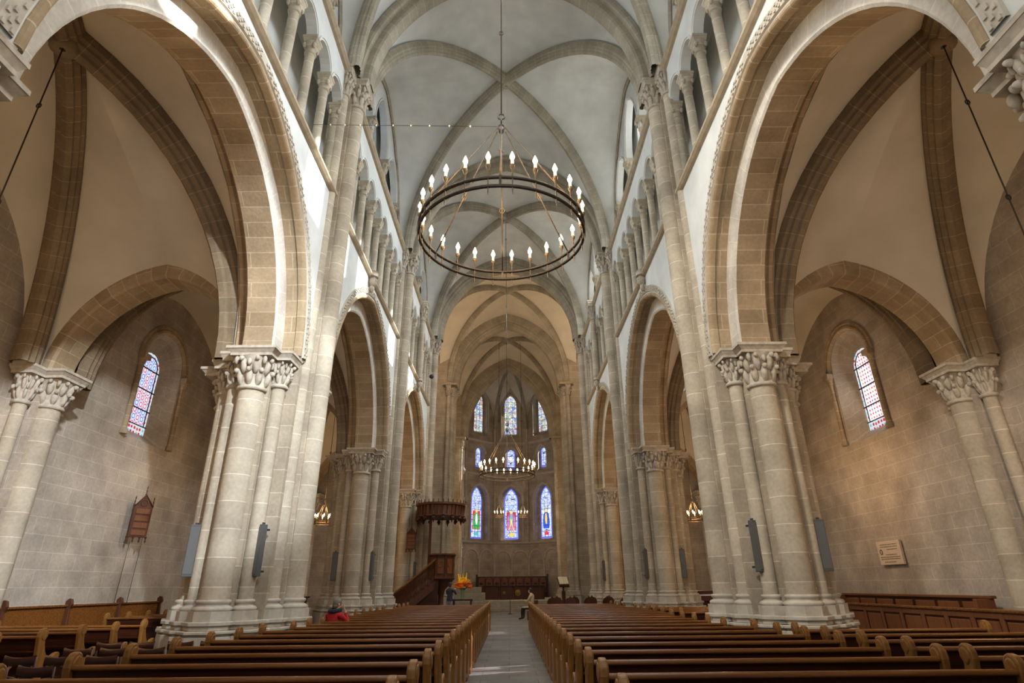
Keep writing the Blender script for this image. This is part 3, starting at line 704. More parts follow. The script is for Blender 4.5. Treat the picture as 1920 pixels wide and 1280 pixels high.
vault('ceiling', c4, (0, 49.7, 23.2), [((-4.9, Y4+.6, ZCAP-.4), (4.9, Y4+.6, ZCAP-.4), ZT-.2), ((5.2, Y4+.8, ZCAP-.4), (5.2, YA-.6, ZCAP-.4), 21.8), ((4.8, YA-.4, ZCAP-.6), (-4.8, YA-.4, ZCAP-.6), ZT-.2), ((-5.2, YA-.6, ZCAP-.4), (-5.2, Y4+.8, ZCAP-.4), 21.8)], (.20, .36), 'plastered vault over the choir', M['plaster'])
tarch('trim_25', (-4.5, YA, 14.8), (4.5, YA, 14.8), ZT-.6, (0, 1, 0), multi_prof(), M['rib'], 'moulded arch opening into the apse')
AX = .22
AP = [(-5.0, 55.2), (-4.75, 59.4), (-1.78, 62.1), (1.78, 62.1), (4.75, 59.4), (5.0, 55.2)]
AP = [(x+AX, y) for x, y in AP]
wall_apse = None
M['glass_apse'] = glass('pale_apse_glass', 'pale', 2.6, 1.5)
M['glass_mosaic'] = glass('mosaic_glass', 'mosaic', 4.5, 1.5)
GC = {k: plain('%s_glass' % k, c, .3, emis=c, estr=.95) for k, c in dict(red=(.75, .05, .06), green=(.06, .42, .12), blue=(.05, .12, .75), gold=(.9, .65, .08), purple=(.5, .2, .5), white=(.85, .92, 1), skin=(.9, .7, .5), teal=(.1, .55, .5), wine=(.4, .04, .08)).items()}
M['glass_edge'] = plain('blue_edge_glass', (.1, .15, .9), .3, emis=(.10, .16, .95), estr=1.0)
win_n = 0
for k in range(5):
    (x0, y0), (x1, y1) = AP[k], AP[k+1]; Lw = math.hypot(x1-x0, y1-y0); cx, cy = (x0+x1)/2, (y0+y1)/2
    ux, uy = (x1-x0)/Lw, (y1-y0)/Lw; nx, ny = -uy, ux            # outward normal
    if (nx*(cx-AX)+ny*(cy-57)) < 0: nx, ny = -nx, -ny
    def T(u, d, z, cx=cx, cy=cy, ux=ux, uy=uy, nx=nx, ny=ny): return (cx+ux*u+nx*d, cy+uy*u+ny*d, z)
    h = Lw/2
    lo = [(0, 1.12, 6.0, 9.9, 1.5)]; mid = [(0, .62, 12.9, 14.7, .75)]; hi = [(0, .95, 16.8, 20.6, 1.5)]
    mb = MB(); pwall(mb, -h, h, 0, 23.6, lo+mid+hi, T, 0, .7)
    w = struct(mb.build('wall_apse', M['ashlar']), 'apse wall facet %s' % ['at far left', 'left of the centre window', 'behind the altar at centre', 'right of the centre window', 'at far right'][k])
    mb = MB()
    for z, hh, dd in ((5.72, .14, .14), (12.55, .16, .16), (16.1, .16, .16)):
        mb.extr([(.0, z-hh), (-dd*.6, z-hh*.6), (-dd, z), (-dd, z+hh*.4), (0, z+hh*.7)], lambda d, z_, u: T(u, d, z_), -h, h)
    for uc in (-h/2, h/2):           # dado arcade
        P = [Vector(T(uc+t, 0, z)) for t, z in [(q.y, q.z) for q in full_arc((0, -h/2+.1, 4.15), (0, h/2-.1, 4.15), 4.15+h/2-.1, 8)]]
        mb.sweep(P, (nx, ny, 0), [(0, .10), (-.07, .09), (-.09, 0), (-.06, -.06), (0, -.08)])
    for uc in (-h, 0, h): mb.lathe(*T(uc*.985, -.06, 0)[:2], [(.10, 1.0), (.10, 3.9), (.17, 4.12), (.18, 4.2)], 8)
    struct(mb.build('string_courses', M['mould'], w))
    mb = MB()
    for uc in (-h, h):
        x, y, _ = T(uc*.97, -.10, 0); mb.lathe(x, y, [(.13, 5.8), (.13, 16.0), (.16, 16.2), (.12, 16.3), (.12, 17.4), (.22, 17.7)], 10)
    struct(mb.build('wall_shafts', M['shaft'], w))
    for (uc, hw, zb, zs, r) in lo+mid+hi:
        mb = MB(); P = [Vector(T(q.y, 0, q.z)) for q in full_arc((0, uc-hw-.12, zs), (0, uc+hw+.12, zs), zs+r+.14, 10)]
        mb.sweep(P, (nx, ny, 0), [(0, .14), (-.08, .12), (-.10, 0), (-.04, -.06), (0, -.10)])
        if hw > .8:
            for sg in (-1, 1):
                x, y, _ = T(uc+sg*(hw+.12), -.05, 0); mb.lathe(x, y, [(.10, zb), (.08, zb+.15), (.08, zs-.35), (.14, zs-.05), (.15, zs)], 8)
        struct(mb.build('window_moulding', M['mould'], w))
    for (uc, hw, zb, zs, r, kind) in [(0, .62, 6.25, 9.9, 1.25, 'glass_apse'), (0, .36, 13.5, 15.0, .55, 'glass_apse'), (0, .66, 17.2, 20.6, 1.1, 'glass_mosaic')]:
        win_n += 1
        wn = struct(empty('window_%d' % win_n), 'stained lancet, %s tier of the apse, %s' % ('lower' if zb < 8 else 'middle' if zb < 15 else 'upper', ['far left', 'left', 'centre', 'right', 'far right'][k]))
        def lanc(g, dd):
            return [T(uc-hw-g, dd, zb-g), T(uc+hw+g, dd, zb-g)]+[T(uc+(hw+g)*math.cos(PI*j/12), dd, pz((hw+g)*math.cos(PI*j/12), hw+g, zs, r+g*1.3)) for j in range(13)]
        uvs = [(-hw, zb), (hw, zb)]+[(hw*math.cos(PI*j/12), pz(hw*math.cos(PI*j/12), hw, zs, r)) for j in range(13)]
        mb = MB(); mb.poly(lanc(0, .52), [(a+k*3.1, b) for a, b in uvs]); struct(mb.build('pane', M[kind], wn))
        if kind == 'glass_apse':
            mb = MB(); mb.poly(lanc(.09, .54)); struct(mb.build('edge_glass', M['glass_edge'], wn))
        mb = MB(); z = zb
        e = lanc(.10 if kind == 'glass_apse' else .0, .6)
        # stone back of the niche around the glass
        o_ = lanc(.75, .6); n_ = len(e)
        for q in range(n_): mb.poly([e[q], e[(q+1) % n_], o_[(q+1) % n_], o_[q]])
        struct(mb.build('surround', M['ashlar'], wn))
        mb = MB()
        while z < zs+r*.7:
            mb.obox(T(uc, .49, z), Vector((ux, uy, 0)), Vector((nx, ny, 0)), Vector((0, 0, 1)), hw, .012, .014); z += .55 if zb < 8 else .62
        for uu in (-.33, .33): mb.obox(T(uc+uu*hw, .49, (zb+zs)/2), Vector((ux, uy, 0)), Vector((nx, ny, 0)), Vector((0, 0, 1)), .012, .012, (zs-zb)/2)
        struct(mb.build('lead_bars', M['lead'], wn))
        if zb < 8 and k in (1, 2, 3):          # saint in the middle of each lower light, plain glass shapes
            cs = [None, ('red', 'green', 'white', 'gold'), ('wine', 'purple', 'teal', 'gold'), ('white', 'blue', 'gold', 'gold')][k]
            def pl(nmx, pts, c, d): m2 = MB(); m2.extr(pts, lambda a, b, q: T(a, q, b), d, d+.012); struct(m2.build(nmx, GC[c], wn))
            pl('background_glass', [(-.5, 7.0), (.5, 7.0), (.5, 8.85), (-.5, 8.85)], cs[0], .50)
            pl('robe_glass', [(-.40, 7.05), (.38, 7.05), (.46, 7.7), (.34, 8.5), (.12, 8.68), (-.14, 8.68), (-.36, 8.45), (-.46, 7.6)], cs[1], .485)
            pl('mantle_glass', [(-.06, 7.5), (.10, 7.5), (.14, 8.0), (.08, 8.55), (-.1, 8.5), (-.16, 7.9)], cs[2], .47)
            pl('halo_glass', [(.17*math.cos(PI*j/6), 8.82+.17*math.sin(PI*j/6)) for j in range(12)], cs[3], .475)
            pl('face_glass', [(.09*math.cos(PI*j/5), 8.80+.11*math.sin(PI*j/5)) for j in range(10)], 'skin', .465)
            pl('emblem_glass', [(-.28, 6.42), (.28, 6.42), (.28, 6.62), (0, 6.85), (-.28, 6.62)], 'teal' if k == 1 else 'gold' if k == 2 else 'red', .49)
            if k == 2:
                for sg in (-1, 1): pl('staff_glass', [(-.30*sg, 7.0), (-.22*sg, 7.0), (.12*sg, 8.1), (.04*sg, 8.1)], 'gold', .455)
# apse vault: ribs from each corner to the keystone, webs between them
BA = (AX, 56.9, 23.2); mb = MB(); wr = struct(empty('ceiling'), 'ribbed half-dome vault of the apse')
R_ = [half_arc((x+(AX-x)*.03, y+(57-y)*.03, 17.6), BA[:2], BA[2], 14) for x, y in AP]
for k in range(5):
    (x0, y0), (x1, y1) = AP[k], AP[k+1]; pk = 22.4
    m_ = half_arc((x0, y0, 17.6), ((x0+x1)/2, (y0+y1)/2), pk, 14); m2 = half_arc((x1, y1, 17.6), ((x0+x1)/2, (y0+y1)/2), pk, 14)
    web(mb, m_, R_[k]); web(mb, m2, R_[k+1])
struct(mb.build('vault_web', M['plaster'], wr))
for k in range(6):
    x, y = AP[k]; dd = Vector((BA[0]-x, BA[1]-y, 0)).normalized(); mb = MB()
    mb.sweep(R_[k], Vector((-dd.y, dd.x, 0)), rib_prof(.17, .34)); struct(mb.build('rib', M['rib'], wr))

# ------------------------------------------------------------------ floor, steps
mb = MB(); mb.poly([(-13.5, -4, 0), (13.5, -4, 0), (13.5, 63, 0), (-13.5, 63, 0)]); struct(mb.build('floor', M['floor']), 'grey stone slab floor')
mb = MB(); n = 0
for y, z in ((44.6, .22), (45.1, .44), (45.6, .66)): mb.box(-4.4, 4.4, y, 62, z-.22, z)
struct(mb.build('floor_choir_steps', M['step'], bevel=.02), 'three stone steps up to the choir')
mb = MB(); mb.box(-4.3, -1.9, 46.4, 49, .66, 1.2); mb.box(-4.3, -2.2, 46.9, 49, 1.2, 1.6); struct(mb.build('floor_side_block', M['step'], bevel=.02), 'stone step block at the left of the altar table')
# ------------------------------------------------------------------ pews
def bench(L, name, label):
    root = empty(name); tag(root, label, 'pew')
    def YZ(y, z, x): return (x, y, z)
    endp = [(.40, 0), (.40, .08), (.36, .13), (.35, .50), (.41, .56), (.43, .62), (.39, .67), (.31, .655), (.22, .60), (.13, .615), (.06, .70), (.01, .80), (-.01, .88), (.02, .93), (.025, .99), (-.005, 1.045), (-.05, 1.07), (-.11, 1.055), (-.155, 1.0), (-.165, .93), (-.135, .78), (-.10, .55), (-.10, .12), (-.15, .07), (-.15, 0)]
    for x in (0, L-.075):
        mb = MB(); mb.extr(endp, YZ, x, x+.075)
        mb.extr([(y*1.0+.0, z) for y, z in [(.0, .93), (-.005, .99), (-.03, 1.025), (-.06, 1.035), (-.10, 1.02), (-.13, .97), (-.13, .92), (-.07, .86)]], YZ, x-.012, x+.087)
        e = mb.build('bench_end', M['woodend'], root, bevel=.018)
        mb = MB(); mb.ell((x+.0375, .37, .60), .05, .055, .05); mb.ell((x+.0375, .25, .50), .022, .10, .07); mb.ell((x+.0375, .12, .56), .03, .05, .07); mb.ell((x+.0375, .30, .40), .03, .05, .08)
        mb.build('scroll_carving', M['woodend'], e)
    x0, x1 = .075, L-.075
    mb = MB(); mb.extr([(.0, .42), (.025, .42), (-.07, .91), (-.095, .91)], YZ, x0, x1); mb.build('backrest', M['wood'], root)
    mb = MB(); mb.extr([(-.055, .895), (-.062, .93), (-.085, .950), (-.115, .952), (-.135, .935), (-.138, .91), (-.115, .895)], YZ, x0, x1); mb.build('top_rail', M['woodrail'], root, bevel=.008)
    mb = MB(); mb.box(x0, x1, -.005, .39, .41, .45); mb.build('seat', M['wood'], root)
    mb = MB(); mb.extr([(-.09, .70), (-.26, .715), (-.26, .74), (-.09, .725)], YZ, x0, x1); mb.build('book_shelf', M['wood'], root)
    mb = MB(); mb.box(x0, x1, -.07, -.03, .08, .42); mb.build('front_board', M['wood'], root)
    return root
def ordinal(i): return ['nearest', 'second', 'third', 'fourth', 'fifth', 'sixth', 'seventh', 'eighth', 'ninth', 'tenth', 'eleventh', 'twelfth', 'thirteenth', 'fourteenth', 'fifteenth', 'sixteenth', 'seventeenth', 'eighteenth', 'nineteenth', 'twentieth', 'twenty-first', 'twenty-second', 'twenty-third', 'twenty-fourth'][i]
LB = 3.70
pA = bench(LB, 'church_pew', ''); pB = bench(LB-.22, 'church_pew', '')
usedA = usedB = False
ROWS = [4.80+.97*i for i in range(23)]
for side in (1, -1):
    for i, y in enumerate(ROWS):
        near = any(abs(y-p) < 2.45 for p in PY[1:3])
        src = pB if near else pA
        if near and not usedB: o, usedB = src, True
        elif not near and not usedA: o, usedA = src, True
        else: o = copy_tree(src)
        o.location = (.79 if side == 1 else -.79-(LB-.22 if near else LB), y, 0)
        o['label'] = 'long dark wooden pew %s of the centre aisle, %s row counted from the camera' % ('right' if side == 1 else 'left', ordinal(i))
        o['group'] = 'pews %s of the centre aisle' % ('right' if side == 1 else 'left')
sB = bench(3.25, 'church_pew', ''); first = True
def side_block(x, rows, where, L=None):
    global first
    for i, y in enumerate(rows):
        o = sB if first else copy_tree(sB); first = False
        o.location = (x, y, 0); o['label'] = 'pew %s, %s row' % (where, ordinal(i)); o['group'] = ('pews '+where)[:60]
side_block(4.72, [4.80+.97*i for i in range(7)], 'in the right arcade and aisle before the first pier')
side_block(4.75, [17.6+.97*i for i in range(5)], 'in the right aisle between the first and second piers')
side_block(-11.1, [8.0+.97*i for i in range(7)], 'in the left aisle below the hymn board')
side_block(-11.1, [17.5+.97*i for i in range(5)], 'in the left aisle beyond the first pier')
# chairs in the left arcade
def chair():
    r = empty('wooden_chair'); YZ = lambda y, z, x: (x, y, z)
    mb = MB(); mb.box(-.21, .21, -.02, .40, .43, .455); mb.build('seat', M['woodend'], r, bevel=.01)
    for sx in (-1, 1):
        mb = MB(); mb.tube([(sx*.20, -.02, 0), (sx*.20, -.01, .45), (sx*.205, -.06, .82)], [.018, .02, .017], 8); mb.build('back_post', M['wood'], r)
        mb = MB(); mb.tube([(sx*.19, .37, 0), (sx*.185, .36, .43)], [.015, .02], 8); mb.build('leg', M['wood'], r)
    for z0, z1, dy in ((.72, .84, -.055), (.56, .61, -.03)):
        mb = MB(); n = 8; P = []
        for k in range(n+1):
            x = -.21+.42*k/n; b = -.035*(1-(2*k/n-1)**2); dz = .025*((2*k/n-1)**2)
            P.append([(x, dy+b, z0), (x, dy+b-.022, z0), (x, dy+b-.022, z1-.02+dz), (x, dy+b, z1-.02+dz)])
        mb.grid(P, None, cv=True); mb.build('back_slat', M['wood'], r)
    mb = MB()
    for sx in (-1, 1): mb.tube([(sx*.195, -.01, .2), (sx*.19, .365, .2)], .01, 6)
    mb.tube([(-.19, .365, .26), (.19, .365, .26)], .01, 6); mb.build('stretcher', M['wood'], r)
    return r
ch = chair(); k = 0
for row, (y, xs) in enumerate([(6.75, (-4.85, -5.4, -5.95)), (7.75, (-5.0, -5.55, -6.1)), (8.85, (-4.95, -5.5, -6.05, -6.6)), (9.9, (-4.9, -5.45, -6.0, -6.55)), (10.95, (-5.0, -5.55, -6.2, -6.75))]):
    for c, x in enumerate(xs):
        o = ch if k == 0 else copy_tree(ch); k += 1; o.location = (x, y, 0)
        o['label'] = 'low-backed chair in the left arcade, %s row, %s from the pews' % (ordinal(row), ['first', 'second', 'third', 'fourth'][c]); tag(o, None, 'chair', 'chairs in the left arcade')
# wall bench on the left, panelled stalls on the right
r = tag(empty('wall_bench'), 'long pale wooden wall bench with knobbed ends under the left aisle window', 'bench')
mb = MB(); mb.box(-12.02, -11.95, 8.2, 21.5, .05, 1.24); mb.build('backrest', M['woodrail'], r, bevel=.01)
mb = MB(); mb.box(-11.95, -11.62, 8.2, 21.5, .40, .45); mb.build('seat', M['woodend'], r)
mb = MB(); mb.box(-12.03, -11.90, 8.2, 21.5, 1.24, 1.29); mb.build('top_rail', M['woodrail'], r, bevel=.01)
for k in range(7):
    y = 8.3+2.18*k; mb = MB(); mb.extr([(-12.0, 0), (-11.58, 0), (-11.6, .62), (-11.8, .66), (-11.86, 1.2), (-11.80, 1.3), (-11.84, 1.42), (-11.92, 1.45), (-12.0, 1.38)], lambda x, z, q: (x, q, z), y-.04, y+.04)
    e = mb.build('bench_end', M['woodred'], r, bevel=.015)
r = tag(empty('panelled_desk'), 'long panelled dark wooden desk front along the right aisle', 'choir stall')
mb = MB(); mb.box(11.2, 11.26, 11.5, 20.6, .0, 1.0); mb.build('carcass', M['wood'], r)
mb = MB(); mb.box(11.12, 11.42, 11.5, 20.7, 1.0, 1.06); mb.build('top_rail', M['woodrail'], r, bevel=.015)
for k in range(10):
    y0 = 11.55+.905*k
    mb = MB()
    mb.box(11.16, 11.21, y0, y0+.12, .0, 1.0); mb.box(11.165, 11.21, y0+.12, y0+.905, .86, 1.0); mb.box(11.165, 11.21, y0+.12, y0+.905, .0, .22)
    f = mb.build('panel_frame', M['woodpanel'], r, bevel=.012)
    mb = MB(); mb.box(11.18, 11.21, y0+.17, y0+.855, .27, .81); mb.build('panel', M['woodpanel'], f, bevel=.025)
r = tag(empty('wall_stall'), 'high dark wooden stall back against the right aisle wall', 'choir stall')
mb = MB(); mb.box(12.02, 12.10, 15.6, 22.3, 0, 1.26); mb.build('backrest', M['wood'], r)
mb = MB(); mb.box(11.96, 12.14, 15.5, 22.4, 1.26, 1.33); mb.build('top_rail', M['woodpanel'], r, bevel=.015)
mb = MB(); mb.box(11.65, 12.02, 15.6, 22.3, .40, .45); mb.build('seat', M['wood'], r)
for y in (15.6, 22.3): mb = MB(); mb.box(11.62, 12.1, y-.05, y+.05, 0, 1.26); mb.build('end_panel', M['woodpanel'], r, bevel=.01)
for k in range(7): mb = MB(); mb.box(11.99, 12.03, 15.75+.95*k, 16.55+.95*k, .55, 1.18); mb.build('panel', M['woodpanel'], r, bevel=.015)

# ------------------------------------------------------------------ chandeliers
def torus(mb, c, R, r, seg=48): mb.tube([(c[0]+R*math.cos(2*PI*k/seg), c[1]+R*math.sin(2*PI*k/seg), c[2]) for k in range(seg)], r, 6, closed=True)
def chandelier(R, nl, hook, top, label, nrod=6, sc=1.0, group=None, name='ring_chandelier'):
    r = tag(empty(name), label, 'chandelier', group)
    for z, nm_ in ((0, 'upper_ring'), (-.17*sc, 'lower_ring')):
        mb = MB(); torus(mb, (0, 0, z), R, .026*sc+.004, 64 if nl > 12 else 32); mb.build(nm_, M['iron'] if nl > 12 else M['ironwarm'], r)
    for k in range(nrod): a = 2*PI*(k+.5)/nrod; mb = MB(); mb.box(R*math.cos(a)-.02, R*math.cos(a)+.02, R*math.sin(a)-.02, R*math.sin(a)+.02, -.17*sc, .03); mb.build('ring_bracket', M['iron'], r)
    for k in range(nrod):
        a = 2*PI*(k+.5)/nrod; p1 = Vector((R*math.cos(a), R*math.sin(a), 0)); p0 = Vector((.10*sc*math.cos(a), .10*sc*math.sin(a), hook-.35*sc)); m = p0.lerp(p1, .55)
        mb = MB(); mb.tube([p0, p1], .011*sc+.002, 6)
        d = (p1-p0).normalized(); b = d.cross(Vector((0, 0, 1))).normalized(); c = b.cross(d)
        mb.tube([m+(d*math.cos(t)+b*math.sin(t))*.05*sc for t in [2*PI*j/10 for j in range(10)]], .010*sc, 5, closed=True)
        mb.build('hanging_rod', M['ironwarm'], r)
    mb = MB()
    for j, (z, rr) in enumerate(((hook, .07), (hook-.13*sc, .05), (hook-.28*sc, .07))):
        for q in range(12): pass
        ax = Vector((1, 0, 0)) if j % 2 == 0 else Vector((0, 1, 0))
        mb.tube([Vector((0, 0, z))+(ax*math.cos(t)+Vector((0, 0, 1))*math.sin(t))*rr*sc for t in [2*PI*q/12 for q in range(12)]], .016*sc, 6, closed=True)
    mb.lathe(0, 0, [(.015, hook-.45*sc), (.05*sc, hook-.41*sc), (.06*sc, hook-.34*sc), (.03*sc, hook-.28*sc), (.02, hook-.22*sc)], 10)
    mb.build('hook', M['iron'], r)
    mb = MB(); mb.tube([(0, 0, hook+.07*sc), (0, 0, top)], .010+.005*sc, 6)
    z = hook+2.4
    while z < top-.3:
        mb.tube([Vector((math.cos(t)*.045, 0, z+math.sin(t)*.06)) for t in [2*PI*q/10 for q in range(10)]], .012, 5, closed=True); z += 2.35
    mb.build('suspension_rod', M['iron'], r)
    src = None
    for k in range(nl):
        a = 2*PI*(k+.5)/nl; x, y = R*math.cos(a), R*math.sin(a)
        if src is None:
            mb = MB(); mb.lathe(0, 0, [(.003, -.33*sc), (.010, -.27*sc), (.012, .16*sc), (.035*sc, .20*sc), (.045*sc, .25*sc), (.03*sc, .26*sc)], 8)
            h = mb.build('candle_holder', M['ironwarm'], r)
            mb = MB(); mb.lathe(0, 0, [(.026*sc, .25*sc), (.026*sc, .37*sc), (.008, .375*sc)], 8); s1 = mb.build('candle_sleeve', M['candle'], h)
            mb = MB(); mb.lathe(0, 0, [(.010*sc, .36*sc), (.036*sc, .39*sc), (.042*sc, .425*sc), (.026*sc, .475*sc), (.004, .53*sc)], 8); s2 = mb.build('candle_bulb', M['bulb'], h)
            src = (h, s1, s2)
        else:
            h = src[0].copy(); COL.objects.link(h); h.parent = r
            for q in src[1:]: c = q.copy(); COL.objects.link(c); c.parent = h
        h.location = (x, y, 0)
    return r
c = chandelier(1.50, 24, 2.75, 23.0-7.66, 'large iron ring chandelier with lit candle bulbs high in the near nave'); c.location = (-.09, 8.84, 7.66)
c = chandelier(1.45, 24, 2.6, 23.0-7.08, 'large lit ring chandelier hanging far down the nave before the apse'); c.location = (-.08, 30.1, 7.08)
sm = chandelier(.40, 8, 1.1, 7.9, 'small lit ring chandelier in the right aisle beside the first pier', 4, .72, 'aisle chandeliers'); sm.location = (9.42, 30.1, 4.72)
for x, y, lab in ((-9.42, 30.1, 'small lit ring chandelier in the left aisle beyond the first pier'),):
    o = copy_tree(sm); o.location = (x, y, 4.72); o['label'] = lab
sm['label'] = 'small lit ring chandelier in the right aisle beyond the first pier'
for x, y, lab in ((-9.35, BAYC[0], 'iron hanging rod with rings below the left aisle vault, its lamp out of frame'), (9.35, BAYC[0], 'iron hanging rod with rings below the right aisle vault, its lamp out of frame'),
                  (-9.35, BAYC[1], 'small ring chandelier in the left aisle hidden behind the first pier'), (9.35, BAYC[1], 'small ring chandelier in the right aisle hidden behind the first pier')):
    o = copy_tree(sm); o.location = (x, y, 4.72); o['label'] = lab
o = chandelier(.40, 8, 1.1, 23.12-7.12, 'small lit ring chandelier left of the centre apse window', 4, .72, 'choir chandeliers'); o.location = (-.85, 50, 7.12)
o = copy_tree(o); o.location = (1.17, 50, 7.12); o['label'] = 'small lit ring chandelier right of the centre apse window'
mb = MB(); A_, B_ = Vector((-5.1, 11.6, 12.9)), Vector((-.15, 8.84, 10.15)); mb.tube([A_, B_], .006, 5)
wr_ = tag(mb.build('steadying_wire', M['iron']), 'thin steel wire running from the left wall to the near chandelier', 'wire')
for k in range(9):
    mb = MB(); p = A_.lerp(B_, .12+.095*k); mb.ell(p, .02, .02, .02); mb.build('wire_bead', M['candle'], wr_)

# ------------------------------------------------------------------ boards, plaque, speakers, camera
def hymn_board(label):
    r = tag(empty('hymn_board'), label, 'hymn board'); D = lambda y, z, x: (x, y, z)
    mb = MB(); mb.box(.0, .10, -.27, .27, 0, .95); mb.build('cabinet', M['woodred'], r, bevel=.01)
    mb = MB()
    for k in range(4): mb.box(.095, .125, -.20, .20, .06+.22*k, .22+.22*k)
    mb.build('number_slat', M['woodpanel'], r)
    mb = MB(); mb.extr([(-.27, .95), (.27, .95), (0, 1.32)], D, .0, .09)
    mb.tube([(.1, -.27, .95), (.1, 0, 1.33), (.1, .27, .95)], .022, 6); mb.tube([(.1, .10*math.cos(t), 1.06+.10*math.sin(t)) for t in [2*PI*k/12 for k in range(12)]], .015, 5, closed=True)
    mb.build('gable', M['woodred'], r)
    for y, z in ((-.27, .95), (.27, .95), (0, 1.3)):
        mb = MB(); mb.lathe(.05, y, [(.025, z), (.03, z+.05), (.012, z+.08), (.022, z+.16), (.01, z+.2), (.02, z+.27), (.003, z+.33)], 8); mb.build('finial', M['woodred'], r)
    mb = MB()
    for y in (-.27, -.09, .09, .27): mb.lathe(.05, y, [(.003, -.18), (.03, -.12), (.018, -.06), (.04, 0), (.04, .02)], 8)
    mb.build('pendants', M['woodred'], r)
    return r
hb = hymn_board('carved wooden hymn board hanging on the left aisle wall'); hb.location = (-12.05, 19.45, 3.20); hb.rotation_euler = (0, 0, -.75)
mb = MB(); 
for y in (-.18, .16): mb.tube([(.14, y, 0), (.13, y-.02, -1.9)], .008, 5); mb.ell((.13, y-.02, -1.93), .02, .02, .05)
mb.build('pull_cord', M['dark'], hb)
h2 = hymn_board('carved wooden hymn board on the pillar beside the pulpit'); h2.location = (-5.4, 33.3, 3.55); h2.rotation_euler = (0, 0, -PI/2); h2.scale = (1, .95, .85)
r = tag(empty('inscribed_plaque'), 'pale stone memorial plaque with a round emblem on the right aisle wall', 'plaque'); r.location = (12.34, 19.56, 2.54); r.rotation_euler = (0, 0, PI)
mb = MB(); mb.box(-.02, .05, -.60, .60, -.36, .36); mb.cm = 1
rnd = random.Random(3)
for z, a, b in ((.25, -.42, .45), (.18, -.42, .45), (.10, -.1, .42), (-.06, -.2, .38), (-.13, -.5, .5), (-.19, -.5, .5), (-.28, -.35, .25)):
    y = a
    while y < b-.03:
        w = rnd.uniform(.03, .075); mb.box(.05, .053, y, min(b, y+w), z-.014, z+.014); y += w+.02
mb.build('slab', [plain('pale_plaque_stone', (.62, .50, .38), .7, var=.06), plain('engraved_letter_paint', (.16, .11, .07), .8)], r)
mb = MB(); mb.tube([(.052, -.42+.055*math.cos(t), .03+.075*math.sin(t)) for t in [2*PI*k/16 for k in range(16)]], .014, 5, closed=True); mb.build('emblem', M['dark'], r)
def speaker():
    r = empty('column_speaker'); tag(r, '', 'speaker')
    mb = MB(); mb.box(-.10, .10, -.07, .07, -.52, .52); mb.build('housing', M['grey'], r, bevel=.012)
    mb = MB(); mb.box(-.085, .085, -.078, -.068, -.47, .47); mb.build('grille', plain('speaker_grille', (.105, .105, .10), .6, 0, .3), r)
    mb = MB(); mb.box(-.04, .04, .07, .22, .40, .44); mb.box(-.04, .04, .07, .22, -.44, -.40); mb.box(-.03, .03, -.02, .06, .52, .56); mb.build('bracket', M['dark'], r)
    return r
sp = speaker(); k = 0
for j in (1, 2, 3):
    for s in (-1, 1):
        for u, lab in ((5.32, 'nave side'), (6.70, 'aisle side')):
            if j == 3 and (u > 6): continue
            o = sp if k == 0 else copy_tree(sp); k += 1
            o.location = (u*s, PY[j]-1.28-(0 if u < 6 else .05), 2.40); o.rotation_euler = (0, 0, (-.35 if u < 6 else .35)*-s)
            o['label'] = 'grey column loudspeaker on the %s of the %s %s pier' % (lab, ['', 'first full', 'second', 'third'][j], 'left' if s < 0 else 'right'); o['group'] = 'column loudspeakers on the piers'
r = tag(empty('security_camera'), 'small dark dome camera on a bracket on the left nave wall near the crossing', 'camera'); r.location = (-4.5, 31.6, 13.0)
mb = MB(); mb.tube([(-.6, 0, .25), (0, 0, .25), (0, 0, .1)], .025, 6); mb.build('arm', M['plaster'], r)
mb = MB(); mb.ell((0, 0, 0), .14, .14, .14, None, 10, 8); mb.build('dome', M['dark'], r)

# ------------------------------------------------------------------ pulpit with stair and canopy
PX, PYY = -3.65, 33.2
r = tag(empty('pulpit', (PX, PYY, 0)), 'carved dark wooden pulpit with a curved stair beside the left crossing pier', 'pulpit')
mb = MB(); mb.prism(ring8(0, 0, .66), 2.12, 3.2)
for k in range(8):
    a = PI/8+PI/4*k; x, y = .66*math.cos(a), .66*math.sin(a); mb.lathe(x, y, [(.06, 2.0), (.05, 2.2), (.05, 3.1), (.07, 3.2)], 6)
mb.build('tub', M['woodred'], r)
mb = MB()
for k in range(8):
    a0, a1 = PI/8+PI/4*k, PI/8+PI/4*(k+1); m_ = Vector(((math.cos(a0)+math.cos(a1))/2, (math.sin(a0)+math.sin(a1))/2, 0))*.68; t_ = Vector((-m_.y, m_.x, 0)).normalized(); n_ = m_.normalized()
    mb.obox(m_+Vector((0, 0, 2.65)), t_, n_, Vector((0, 0, 1)), .17, .02, .36)
    mb.tube([m_+n_*.03+t_*.12*math.cos(q)+Vector((0, 0, 2.75+.16*math.sin(q))) for q in [2*PI*j/10 for j in range(10)]], .018, 5, closed=True)
mb.build('carved_panels', M['woodpanel'], r)
mb = MB(); mb.prism(ring8(0, 0, .80), 3.2, 3.30); mb.prism(ring8(0, 0, .74), 2.02, 2.12); mb.build('cornice', M['woodred'], r, bevel=.02)
mb = MB(); mb.lathe(0, 0, [(.30, .0), (.30, .25), (.16, .4), (.14, 1.2), (.22, 1.5), (.5, 1.8), (.68, 2.02)], 12); mb.build('pedestal', M['woodred'], r)
